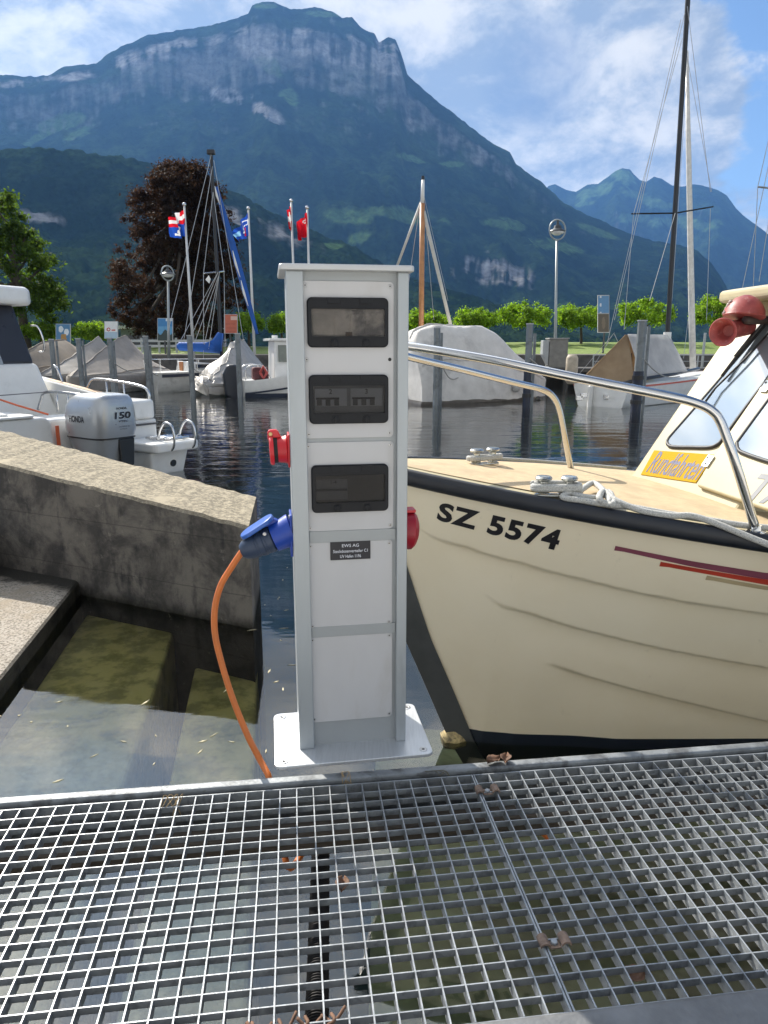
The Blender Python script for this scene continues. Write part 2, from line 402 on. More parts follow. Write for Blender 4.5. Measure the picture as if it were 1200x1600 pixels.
HILL = [(-500, 250), (-160, 238), (0, 236), (60, 231), (110, 235), (150, 241), (200, 247), (240, 256), (280, 270), (320, 286), (352, 296), (390, 313), (420, 330), (450, 346), (480, 358), (520, 374), (545, 382), (570, 397), (620, 425), (690, 450), (760, 470), (850, 500), (930, 530), (1000, 540), (1700, 543)]
terrain('forest_hill', 'nearer wooded hill with a pale cliff band on the left', HILL, 700, 1500, 350, 620, 200, 30,
        [(0, 0), (.2, .18), (.5, .50), (.66, .60), (.70, .72), (.8, .84), (1, 1)], (26, 160), 11, 11,
        [('r', 60, 340, 50, 8, 8), ('r', 400, 350, 60, 13, 22), ('r', 480, 385, 36, 9, 20), ('m', 520, 385, 18, 5, 10)],
        1.5, .09, 8, px0=-200, px1=1100)

# the air between here and the mountains
hz = MB(); hz.box(-9000, 9000, -60, 10500, -9, 1900)
hm = bpy.data.materials.new('mountain_air'); hm.use_nodes = True
t = NT(hm.node_tree)
pvn = t.n('ShaderNodeVolumePrincipled', {'Color': (.19, .45, 1.0, 1), 'Density': 5.0e-5, 'Anisotropy': .35})
t.n('ShaderNodeOutputMaterial', {'Volume': pvn.outputs[0]})
HAZE = hz.build('haze', hm); HAZE['kind'] = 'stuff'; HAZE['label'] = 'thin blue summer haze over the lake'

# ---------------------------------------------------------------- water and what lies under it
wm = bpy.data.materials.new('lake_water'); wm.use_nodes = True
t = NT(wm.node_tree)
vec = t.n('ShaderNodeTexCoord').outputs['Object']
mp = t.n('ShaderNodeMapping'); t.put(mp.inputs['Vector'], vec); mp.inputs['Scale'].default_value = (.55, 1.5, 1)
na = t.noise(mp.outputs[0], 1.6, 3, .5, .4)
nb = t.noise(mp.outputs[0], 7.0, 3, .5, .3)
geo = t.n('ShaderNodeNewGeometry').outputs['Position']
sp = t.n('ShaderNodeSeparateXYZ', {0: geo})
# the sheltered corner by the steps is nearly still; the basin ripples more
calm = t.rng(sp.outputs[1], 3.6, 9.0, .10, 1.0)
patch = t.rng(t.noise(vec, .22, 3, .5), .38, .62, .45, 1.15)
hgt = t.m('MULTIPLY', t.m('ADD', t.m('MULTIPLY', na, .020), t.m('MULTIPLY', nb, .0036)), t.m('MULTIPLY', calm, patch))
bn = t.n('ShaderNodeBump', {'Strength': 1.0, 'Distance': 1.0, 'Height': hgt})
fr = t.n('ShaderNodeFresnel', {'IOR': 1.42}); t.put(fr.inputs['Normal'], bn.outputs[0])
gl = t.n('ShaderNodeBsdfGlossy', {'Color': (1, 1, 1, 1), 'Roughness': .015}); t.put(gl.inputs['Normal'], bn.outputs[0])
tr = t.n('ShaderNodeBsdfTransparent', {'Color': (.82, .88, .78, 1)})
mxs = t.n('ShaderNodeMixShader', {0: t.m('MULTIPLY_ADD', fr.outputs[0], 1.1, .035, clamp=True), 1: tr.outputs[0], 2: gl.outputs[0]})
t.n('ShaderNodeOutputMaterial', {'Surface': mxs.outputs[0]})
w_ = MB(); w_.add([(-7000, -40, W), (7000, -40, W), (7000, 9000, W), (-7000, 9000, W)], [(0, 1, 2, 3)])
tag(w_.build('water', wm, fixn=False), 'dark calm lake water in the harbour', None, None, 'structure')

bedm = mat('depth_tinted_bed', (.007, .020, .022), .9, var=.3, vscale=1.5)  # dark teal stands in for the light lost in deep water
b_ = MB(); b_.add([(-8000, -60, -5.0), (8000, -60, -5.0), (8000, 9800, -5.0), (-8000, 9800, -5.0)], [(0, 1, 2, 3)])
tag(b_.build('lake_bed', bedm, fixn=False), 'dark lake bed under the deep water', None, None, 'structure')
shm = mat('shallow_bed', (.17, .175, .11), .95, var=.45, vscale=4, bump=.5, bscale=9, col2=(.10, .095, .06), c2scale=2.2)
rows = []
for j in range(26):
    y = -1.0 + j * .22
    rows.append([(-.05 + i * .2, y, -.92 - .02 * i - .10 * max(0, y - 2.4) ** 2 - .3 * max(0, i * .2 - 1.5) + .12 * (vnoise(np.array(i * .37), np.array(y * 1.9), 5) - .5)) for i in range(26)])
s_ = MB().grid(rows)
tag(s_.build('shallow_lake_bed', shm, smooth='all', fixn=False), 'olive green silt under the walkway', None, None, 'structure')

# ---------------------------------------------------------------- concrete steps going down into the water, beside the wall
conc = mat('weathered_concrete', (.30, .275, .23), .92, var=.28, vscale=9, bump=.55, bscale=70, col2=(.20, .18, .14), c2scale=26, c2lo=.5, c2hi=.72)
wetc = mat('algae_concrete', (.42, .33, .13), .9, var=.35, vscale=7, bump=.6, bscale=30, col2=(.20, .165, .06), c2scale=9, c2lo=.48, c2hi=.66)
drk = mat('stained_concrete', (.135, .125, .115), .95, var=.4, vscale=5, bump=.5, bscale=40, col2=(.03, .03, .032), c2scale=3.2, c2lo=.42, c2hi=.60)
t = NT(wetc.node_tree); vec = t.n('ShaderNodeTexCoord').outputs['Object']; py_ = t.n('ShaderNodeSeparateXYZ', {0: t.n('ShaderNodeNewGeometry').outputs['Position']}).outputs[1]
nn_ = t.noise(vec, 6, 7, .65)
al_ = t.mix(t.rng(nn_, .42, .62), (.42, .33, .13), (.20, .165, .06))
si_ = t.mix(t.rng(t.noise(vec, 14, 6, .65), .4, .64), (.42, .39, .33), (.27, .25, .20))
bs_ = t.n('ShaderNodeBsdfPrincipled', {'Base Color': t.mix(t.rng(t.m('ADD', py_, t.m('MULTIPLY', nn_, .9)), 2.9, 3.5), si_, al_), 'Roughness': .95, 'Specular IOR Level': .1})   # pale silt lies on the outer treads, algae near the wall
bb_ = t.n('ShaderNodeBump', {'Strength': .6, 'Distance': .01, 'Height': t.noise(vec, 30, 5, .65)}); t.put(bs_.inputs['Normal'], bb_.outputs[0])
t.n('ShaderNodeOutputMaterial', {'Surface': bs_.outputs[0]})
sd = Vector((.159, -.987, 0)); nd = Vector((.987, .159, 0))
def tread(n0, n1, z0, z1, s0, s1, name, m, label, bev=.02):
    p = []
    for z in (z0, z1):
        for n_, s__ in ((n0, s0), (n1, s0), (n1, s1), (n0, s1)): p.append(nd * n_ + sd * s__ + Vector((0, 0, z)))
    k = MB().hexa(p); o = k.build(name, m, None, bevel=bev); return o
st_root = empty('concrete_steps', nd * -1.2 + sd * -2.5 + Vector((0, 0, -1.4)), 'broad concrete steps going down under water beside the sloping wall', 'steps')
def trd(n0, n1, z0, z1, s0, s1, m, bev, nm='step', lab=None):
    p = []
    for z in (z0, z1):
        for n_, s__ in ((n0, s0), (n1, s0), (n1, s1), (n0, s1)): p.append(nd * n_ + sd * s__ + Vector((0, 0, z)))
    o = MB().hexa(p).build(nm, m, st_root, bevel=bev, seg=3)
    if lab: o['label'] = lab
    return o
gm_ = bpy.data.materials.new('gritty_concrete'); gm_.use_nodes = True
t = NT(gm_.node_tree); vec = t.n('ShaderNodeTexCoord').outputs['Object']; gp = t.n('ShaderNodeNewGeometry')
nz_ = t.n('ShaderNodeSeparateXYZ', {0: gp.outputs['True Normal']}).outputs[2]
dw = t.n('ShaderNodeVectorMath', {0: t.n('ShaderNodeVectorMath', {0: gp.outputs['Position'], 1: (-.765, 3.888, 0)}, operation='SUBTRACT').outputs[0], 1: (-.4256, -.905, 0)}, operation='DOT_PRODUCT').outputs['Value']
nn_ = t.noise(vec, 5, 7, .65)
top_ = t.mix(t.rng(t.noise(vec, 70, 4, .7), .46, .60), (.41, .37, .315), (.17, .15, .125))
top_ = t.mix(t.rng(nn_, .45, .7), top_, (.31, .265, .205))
top_ = t.mix(t.rng(t.m('ADD', dw, t.m('MULTIPLY', nn_, .35)), .30, .42, 1, 0), top_, (.035, .033, .028))          # damp along the wall foot, with the wall's shade painted in
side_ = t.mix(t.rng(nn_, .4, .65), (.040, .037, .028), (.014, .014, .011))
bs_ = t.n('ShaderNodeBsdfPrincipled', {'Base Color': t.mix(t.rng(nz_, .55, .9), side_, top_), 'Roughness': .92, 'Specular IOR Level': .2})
bb_ = t.n('ShaderNodeBump', {'Strength': .9, 'Distance': .008, 'Height': t.noise(vec, 90, 5, .65)}); t.put(bs_.inputs['Normal'], bb_.outputs[0])
t.n('ShaderNodeOutputMaterial', {'Surface': bs_.outputs[0]})
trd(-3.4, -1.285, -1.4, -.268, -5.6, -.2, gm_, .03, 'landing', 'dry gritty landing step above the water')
trd(-1.258, -.640, -1.4, -.500, -5.2, -.2, wetc, .025, 'step', 'olive green step just under water')
trd(-.515, -.128, -1.4, -.700, -4.9, -.2, wetc, .025, 'step', 'lowest submerged step')
trd(-3.4, -2.02, -.26, .06, -5.9, -4.35, drk, .02, 'step', 'higher dark step against the wall')

# sloping concrete wall
wc = Vector((-.765, 3.888, 0)); wd = Vector((-.905, .4256, 0))
def wz(dd): return .256 + .106 * dd
L = 4.6
far0 = Vector((-.843, 4.59, .0)); far1 = Vector((-4.6, 6.64, 0))
wall = MB()
nseg = 70
rng = random.Random(3)
rows = []
topn, topf, botn, botf = [], [], [], []
for i in range(nseg + 1):
    k = i / nseg
    a = wc + wd * (L * k); b = far0.lerp(far1, k)
    ja, jb = rng.uniform(-.006, .004), rng.uniform(-.006, .005)
    ta = Vector((a.x, a.y, wz(L * k) + ja)); tb = Vector((b.x, b.y, wz(L * k) + .025 + jb))
    rows.append([Vector((a.x, a.y, -1.6)), Vector((a.x, a.y, ta.z - .02)), ta + (tb - ta).normalized() * .015, tb - (tb - ta).normalized() * .015, Vector((b.x, b.y, tb.z - .02)), Vector((b.x, b.y, -1.6))])
wall.grid(rows)
k0 = [wall.v.index(tuple(p)) for p in rows[0]]
wall.f.append(tuple(k0)); wall.mi.append(0)
k1 = [nseg * 6 + j for j in range(6)]; wall.f.append(tuple(reversed(k1))); wall.mi.append(0)
wm2 = bpy.data.materials.new('harbour_wall_concrete'); wm2.use_nodes = True
t = NT(wm2.node_tree)
vec = t.n('ShaderNodeTexCoord').outputs['Object']
gp = t.n('ShaderNodeNewGeometry'); gz = t.n('ShaderNodeSeparateXYZ', {0: gp.outputs['Position']}).outputs[2]
nz_ = t.n('ShaderNodeSeparateXYZ', {0: gp.outputs['True Normal']}).outputs[2]
nA = t.noise(vec, 34, 8, .7); nB = t.noise(vec, 3.4, 8, .68, .3); nC = t.noise(vec, 9, 6, .7)
mpv = t.n('ShaderNodeMapping'); t.put(mpv.inputs['Vector'], vec); mpv.inputs['Scale'].default_value = (9, 9, 1.4)
nS = t.noise(mpv.outputs[0], 1.0, 6, .65)
topc = t.mix(t.rng(nA, .36, .62), (.40, .35, .255), (.18, .158, .118))
topc = t.mix(t.rng(t.noise(vec, 90, 3, .6), .55, .68), topc, (.14, .12, .09))
topc = t.mix(t.rng(nB, .52, .68), topc, (.38, .33, .24))
side = t.mix(t.rng(nB, .38, .62), (.175, .16, .14), (.065, .061, .058))        # lichen and damp stains
side = t.mix(t.rng(t.m('ADD', t.m('MULTIPLY', nS, .6), t.m('MULTIPLY', nC, .4)), .50, .68), side, (.036, .036, .038))
side = t.mix(t.rng(t.m('ADD', gz, t.m('MULTIPLY', nC, .12)), W + .02, W + .16, 1, 0), side, (.012, .012, .008))   # black algae at the waterline
jz = t.m('ABSOLUTE', t.m('SUBTRACT', t.m('FRACT', t.m('MULTIPLY', t.m('ADD', gz, t.m('MULTIPLY', nC, .012)), 3.1)), .5))
side = t.mix(t.m('MULTIPLY', t.rng(jz, .0, .018, 1, 0), .45), side, (.03, .029, .027))                            # marks of the shuttering boards
side = t.mix(t.m('MULTIPLY', t.rng(t.noise(vec, 13, 8, .75, .6), .60, .70), .55), side, (.27, .25, .21))          # lime bloom
base = t.mix(t.rng(nz_, .3, .7), side, topc)
b = t.n('ShaderNodeBsdfPrincipled', {'Base Color': base, 'Roughness': .93, 'Specular IOR Level': .2})
bnn = t.n('ShaderNodeBump', {'Strength': .8, 'Distance': .006, 'Height': t.noise(vec, 55, 6, .7)}); t.put(b.inputs['Normal'], bnn.outputs[0])
t.n('ShaderNodeOutputMaterial', {'Surface': b.outputs[0]})
wo = wall.build('concrete_wall', wm2, None)
tag(wo, 'stained concrete harbour wall with a sloping sunlit top', 'wall')

# ---------------------------------------------------------------- the far shore: quay, lawn
QY = 36.0
quay = mat('quay_stone', (.10, .095, .09), .9, var=.35, vscale=3, bump=.6, bscale=12, col2=(.05, .05, .052), c2scale=1.2)
q_ = MB(); q_.box(-60, 60, QY, QY + 1.2, -4, .90)
tag(q_.build('quay_wall', quay, None, bevel=.03), 'long dark stone quay wall below the lawn', 'quay wall')
kp = MB(); kp.box(-60, 60, QY + .02, QY + 1.15, .904, .94)
tag(kp.build('quay_path', mat('pale_paving', (.42, .39, .34), .85, var=.12, vscale=3), None), None, None, None, 'structure')
lm = bpy.data.materials.new('mown_lawn'); lm.use_nodes = True
t = NT(lm.node_tree); vec = t.n('ShaderNodeTexCoord').outputs['Object']
g1 = t.mix(t.rng(t.noise(vec, 1.2, 6, .7), .35, .65), (.15, .21, .03), (.20, .26, .045))
g1 = t.mix(t.rng(t.noise(vec, 14, 4, .7), .4, .62), g1, (.10, .16, .022))
b = t.n('ShaderNodeBsdfPrincipled', {'Base Color': g1, 'Roughness': .8})
bnn = t.n('ShaderNodeBump', {'Strength': .8, 'Distance': .04, 'Height': t.noise(vec, 30, 3, .7)}); t.put(b.inputs['Normal'], bnn.outputs[0])
t.n('ShaderNodeOutputMaterial', {'Surface': b.outputs[0]})
rows = []
def lawn_z(x, k): return .955 + (.38 + .27 * max(0, min(1, (x + 2) / 10))) * k
for j in range(9):
    k = j / 8
    rows.append([(x, QY + 1.15 + 9 * k, lawn_z(x, k) + .03 * (vnoise(np.array(x * .4), np.array(k * 6.), 2) - .5)) for x in np.linspace(-60, 60, 60)])
rows.append([(x, QY + 18, .2) for x in np.linspace(-60, 60, 60)]); rows.append([(x, QY + 24, -4) for x in np.linspace(-60, 60, 60)])
tag(MB().grid(rows).build('lawn', lm, None, smooth='all', fixn=False), None, None, None, 'structure')

# unseen paving added behind the viewer to bounce light onto hull and pedestal
pm_ = MB(); pm_.box(-30, 30, -45, .36, -1.2, .20)
tag(pm_.build('bounce_promenade', mat('bounce_paving', (.66, .63, .57), .85, var=.1, vscale=2, bump=.3, bscale=20), None), None, None, None, 'structure')
# ================================================================ walkway of steel grating
# the walkway and pedestal are drawn in their own units and set at their real size and height over the water
WALK_UNIT, WALK_HEIGHT = .80, .247
before_walk = set(o.name for o in C.objects)
DY = R(7.2); DO = Vector((0, 1.905, 0)); DX = Vector((math.cos(DY), math.sin(DY), 0)); DV = Vector((-math.sin(DY), math.cos(DY), 0))
def dk(u, v, z): return DO + DX * u + DV * v + Vector((0, 0, z))
galv = mat('galvanised_steel', (.28, .30, .318), .42, .35, var=.22, vscale=18, bump=.12, bscale=60, col2=(.19, .205, .22), c2scale=30)
galvd = mat('weathered_galvanised_steel', (.22, .235, .245), .55, .55, var=.3, vscale=14, bump=.2, bscale=50, col2=(.12, .125, .13), c2scale=16)
wood = mat('old_timber', (.10, .082, .064), .85, var=.35, vscale=12, bump=.5, bscale=40, stretch=(1, 8, 8))
# edge rail at the back and edge beam in front
r_ = MB(); r_.box(-2.4, 2.9, -.034, 0, -.16, .004, dk)
tag(r_.build('edge_rail', galvd, None, bevel=.008, seg=3), 'grey steel rail along the far edge of the grating walkway', 'rail')
r_ = MB(); r_.box(-2.4, 2.9, -1.10, -.836, -.16, .006, dk)
tag(r_.build('edge_beam', mat('dull_steel_beam', (.16, .165, .17), .55, .5, var=.3, vscale=9, bump=.2, bscale=30), None, bevel=.012, seg=3), 'wide dark steel beam along the near edge of the grating walkway', 'beam')
r_ = MB(); r_.box(-2.4, 2.9, -.135, -.060, -.17, -.10, dk)
tag(r_.build('timber_bearer', wood, None, bevel=.006), 'brown timber bearer under the far edge of the grating', 'beam')
r_ = MB(); r_.box(-2.4, 2.9, -.83, -.74, -.19, -.125, dk)
tag(r_.build('timber_bearer', wood, None, bevel=.006), 'brown timber bearer under the near edge of the grating', 'beam')
GT, GB = -.010, -.040
PU, PVS = .0470, .0437
def grate(u0, u1, label):
    root = empty('walkway_grating', dk((u0 + u1) / 2, -.42, GB), label, 'grating', 'steel grating panels of the walkway')
    v0, v1 = -.832, -.043
    f = MB()
    t2 = .0022
    f.box(u0, u0 + 2 * t2, v0, v1, GB, GT + .001, dk); f.box(u1 - 2 * t2, u1, v0, v1, GB, GT + .001, dk)
    f.box(u0 + 2 * t2, u1 - 2 * t2, v1 - 2 * t2, v1, GB, GT + .0005, dk); f.box(u0 + 2 * t2, u1 - 2 * t2, v0, v0 + 2 * t2, GB, GT + .0005, dk)
    f.build('frame', galv, root, bevel=.0006, seg=1)
    b = MB(); n = int(round((u1 - u0) / PU)); du = (u1 - u0) / n
    for i in range(1, n): b.box(u0 + i * du - .0016, u0 + i * du + .0016, v0 + .005, v1 - .005, GB + .001, GT, dk)
    c = b; m = int(round((v1 - v0) / PVS)); dv = (v1 - v0) / m
    for j in range(1, m):
        v = v0 + j * dv
        for i in range(n):
            c.box(u0 + i * du + .0018 + (.003 if i == 0 else 0), u0 + (i + 1) * du - .0018 - (.003 if i == n - 1 else 0), v - .0014, v + .0014, GT - .0175, GT - .0008, dk)
    c.build('bar_grid', galv, root)
    return root
USEP = .262
grate(USEP - .0465 * 47, USEP - .001, 'long grating panel left of the seam, partly in the pedestal shadow')
grate(USEP + .001, USEP + .0465 * 52, 'sunlit grating panel right of the seam')
# saddle clips with a hexagon bolt over the seam
rust = mat('rusty_clip_steel', (.24, .17, .13), .7, .35, var=.35, vscale=40, bump=.3, bscale=120)
def clip(u, v, label):
    root = empty('grating_clip', dk(u, v, GT), label, 'clip', 'saddle clips joining the grating panels')
    b = MB()
    for sgn in (-1, 1):
        rows = []
        for vv in (-.015, .015):
            rr = []
            for k in range(9):
                a = math.pi * k / 8
                rr.append(dk(u + sgn * .0235 - .0115 * math.cos(a), v + vv, GT + .001 + .010 * math.sin(a)))
            for k in range(8, -1, -1):
                a = math.pi * k / 8
                rr.append(dk(u + sgn * .0235 - .0088 * math.cos(a), v + vv, GT - .001 + .0075 * math.sin(a)))
            rows.append(rr)
        kk = len(b.v); b.grid(rows, True)
        b.f.append(tuple(range(kk, kk + 18))); b.mi.append(0); b.f.append(tuple(range(kk + 35, kk + 17, -1))); b.mi.append(0)
    b.box(u - .0125, u + .0125, v - .013, v + .013, GT - .006, GT - .0035, dk)
    b.build('saddle', rust, root, smooth=35)
    h = MB(); h.lathe(dk(u, v, GT - .0035), (0, 0, 1), [(0, .0085), (.0045, .0085), (.006, .007)], 6)
    h.build('bolt', galv, root)
clip(.262 + .023, -.125, 'small grey clip with bolt over the seam near the pedestal')
clip(.262 + .023, -.665, 'rusty brown clip with bolt over the seam at the near edge')

# conduit and loose bits under and on the grating
blk = mat('black_plastic', (.010, .010, .012), .7, var=.2, vscale=20)
cp = MB(); path = []; rs = []
p0, p1 = atz(502, 1283, -.25), atz(494, 1640, -.24)
for i in range(421):
    path.append(p0.lerp(p1, i / 420)); rs.append(.0275 if (i // 2) % 2 == 0 else .0235)
cp.tube(path, rs, 16); 
tag(cp.build('corrugated_conduit', blk, None, smooth=25), 'black corrugated hose lying below the grating', 'conduit')
straw = mat('dry_grass', (.36, .25, .12), .9, var=.4, vscale=30)
leafb = mat('dry_leaf_brown', (.14, .075, .045), .8, var=.4, vscale=30)
def dleaf(u, v, z, size, rot, label, m=leafb, seed=0):
    rg = random.Random(seed); b = MB(); rows = []
    for i in range(7):
        k = i / 6; w = size * .42 * math.sin(math.pi * min(1, k * .93 + .04)) ** .7
        rr = []
        for j in range(5):
            s_ = (j - 2) / 2
            x = (k - .5) * size; y = s_ * w; zz = .012 * abs(s_) * 1.2 + .02 * math.sin(k * 4 + seed) * size * 6 * .2 + rg.uniform(-.003, .003)
            rr.append(dk(u + x * math.cos(rot) - y * math.sin(rot), v + x * math.sin(rot) + y * math.cos(rot), z + .004 + zz))
        rows.append(rr)
    b.grid(rows)
    o = b.build('dry_leaf', m, None, smooth='all'); sol = o.modifiers.new('thickness', 'SOLIDIFY'); sol.thickness = .0008
    return tag(o, label, 'leaf')
dleaf(.335, -.012, .004, .045, .3, 'curled brown leaf on the far rail, the left of two', seed=2)
dleaf(.372, -.014, .006, .042, 1.2, 'curled brown leaf on the far rail beside another leaf', seed=5)
dleaf(.43, -.745, -.045, .05, .6, 'dark brown leaf caught in the grating by the near clip', seed=8)
dleaf(-.155, -.43, -.03, .042, 1.4, 'withered leaf hanging through the grating beside the black hose', seed=11)
def wisp(name, pts, r, label, m=straw):
    b = MB()
    for p in pts: b.tube(spline([dk(*q) for q in p], 5), [r] * (len(p) * 5 - 4), 5)
    return tag(b.build(name, m, None, smooth='all'), label, 'plant bits')
rg = random.Random(4)
wisp('dry_root', [[(-.36 + i * .047, -.772 + rg.uniform(-.01, .01), -.004 - .02 * (i % 2)), (-.337 + i * .047, -.790 + rg.uniform(-.012, .01), -.018), (-.313 + i * .047, -.768, -.003 - .02 * ((i + 1) % 2))] for i in range(4)] +
     [[(-.36 + i * .05, -.79, -.02), (-.36 + i * .05 + .015, -.80, .002), (-.35 + i * .05, -.775, -.01)] for i in range(4)], .0035, 'brown fibrous root tangled in the near edge of the grating', leafb)
wisp('grass_tuft', [[(-.115, -.004, .004), (-.118 + rg.uniform(-.02, .02), -.02, .012), (-.115 + rg.uniform(-.02, .02), -.045, -.005 - rg.uniform(0, .02))] for i in range(5)], .0009, 'tuft of dry straw on the rail where the orange cable passes')
wisp('grass_tuft', [[(.125 + rg.uniform(-.01, .01), -.03, .004), (.15 + rg.uniform(-.03, .03), -.045, .012), (.185 + rg.uniform(-.03, .03), -.055, 0)] for i in range(5)], .0011, 'wisps of grey dead grass on the rail in front of the pedestal', mat('grey_grass', (.12, .11, .08), .9))
wisp('dead_weed', [[(-.62 + rg.uniform(-.02, .02), -.09, -.01), (-.60 + rg.uniform(-.03, .03), -.06, .01), (-.60 + rg.uniform(-.03, .03), -.10, -.03)] for i in range(4)], .0010, 'thin dead weed sprouting through the left grating')
# floating bits on the still water
fb = MB(); rg = random.Random(9)
for i in range(150):
    x = rg.uniform(-2.0, .35); y = rg.uniform(2.1, 5.4); l = rg.uniform(.004, .03); a = rg.uniform(0, 6.28); w2 = rg.uniform(.002, .006)
    if x < -.8 and y > 3.2: continue
    if x > .12 and y > 2.45: continue
    dx, dy = math.cos(a) * l, math.sin(a) * l; ex, ey = -math.sin(a) * w2, math.cos(a) * w2
    fb.prism([(x - dx, y - dy, W + .0005), (x + ex, y + ey, W + .0005), (x + dx, y + dy, W + .0005), (x - ex, y - ey, W + .0005)], (0, 0, .0015))
tag(fb.build('floating_debris', mat('floating_straw', (.42, .38, .25), .9, var=.5, vscale=40), None), 'specks of straw and petals floating on the still water', None, None, 'stuff')

# ================================================================ power pedestal
CY = R(9.1); CO = Vector((-.262, 1.985, 0)); CX = Vector((math.cos(CY), math.sin(CY), 0)); CV = Vector((-math.sin(CY), math.cos(CY), 0))
def cc(x, y, z): return CO + CX * x + CV * y + Vector((0, 0, z))
CW, CD, CT = .335, .235, 1.437
def cpx(px, py, y=.012):                 # pixel on a plane parallel to the front -> local x, z
    p = atp(px, py, cc(0, y, 0), CV); d = p - cc(0, y, 0); return d.dot(CX), p.z
alu = mat('anodised_aluminium', (.38, .41, .43), .42, .35, var=.08, vscale=8, bump=.03, bscale=120, col2=(.31, .33, .345), c2scale=9, c2lo=.58, c2hi=.8, stretch=(1, 1, .22))
alub = mat('brushed_base_plate', (.62, .64, .66), .38, .55, var=.08, vscale=10, bump=.06, bscale=90, stretch=(14, 1, 1))
pan = mat('white_panel', (.50, .50, .51), .5, var=.05, vscale=5, col2=(.43, .42, .405), c2scale=7, c2lo=.52, c2hi=.8, stretch=(1, 1, .35))
ped = empty('power_pedestal', cc(CW / 2, CD / 2, 0), 'tall grey and white shore power pedestal with three dark windows', 'power pedestal')
# base plate with rounded corners
p = [cc(x, y, .006) for x, y in rrect(-.078, .408, -.084, .238, .022)]
o = MB().prism(p, (0, 0, .011)).build('base_plate', alub, ped, bevel=.002)
scr = mat('screw_steel', (.5, .5, .5), .35, .9, var=.1)
hole = mat('dark_hole', (.01, .01, .01), .6)
def screw(p, axis, r, parent, name='screw'):
    b = MB(); b.lathe(p, axis, [(0, r), (.0012, r), (.0022, r * .8), (.0022, r * .42), (.0012, r * .3)], 14)
    o = b.build(name, scr, parent, smooth=35); h = MB(); h.lathe(p + Vector(axis) * .0013, axis, [(0, r * .38), (.0006, r * .38)], 6); h.build('hex_socket', hole, o)
for x, y in ((-.05, -.058), (.38, -.058), (-.05, .21), (.38, .21)): screw(cc(x, y, .017), (0, 0, 1), .0125, ped, 'bolt')
# box: side walls with lipped front posts, back, recessed front
Zb = .017
b = MB(); b.box(0, .0458, 0, .03, Zb, CT, cc); b.build('front_post', alu, ped, bevel=.003)
b = MB(); b.box(CW - .031, CW, 0, .03, Zb, CT, cc); b.build('front_post', alu, ped, bevel=.003)
for x0, x1 in ((.002, .012), (CW - .012, CW - .002)):
    b = MB(); b.box(x0, x1, .03, CD, Zb, CT, cc); b.build('side_wall', alu, ped, bevel=.001)
b = MB(); b.box(.012, CW - .012, CD - .01, CD - .002, Zb, CT, cc); b.build('back_wall', alu, ped)
b = MB(); b.box(.0458, CW - .031, .020, .026, Zb, CT, cc); b.build('front_sheet', mat('grey_front_sheet', (.34, .36, .37), .5, .2, var=.06), ped)
b = MB(); b.box(.012, .0458 - .001, .03, .04, Zb, CT, cc); b.build('inner_flange', alu, ped)
# cap with turned-down edges
b = MB(); b.prism([cc(x, y, CT) for x, y in rrect(-.018, CW + .012, -.020, CD + .02, .012)], (0, 0, .016)); b.build('cap', mat('cap_aluminium', (.50, .51, .52), .4, .3, var=.06), ped, bevel=.004, seg=3)
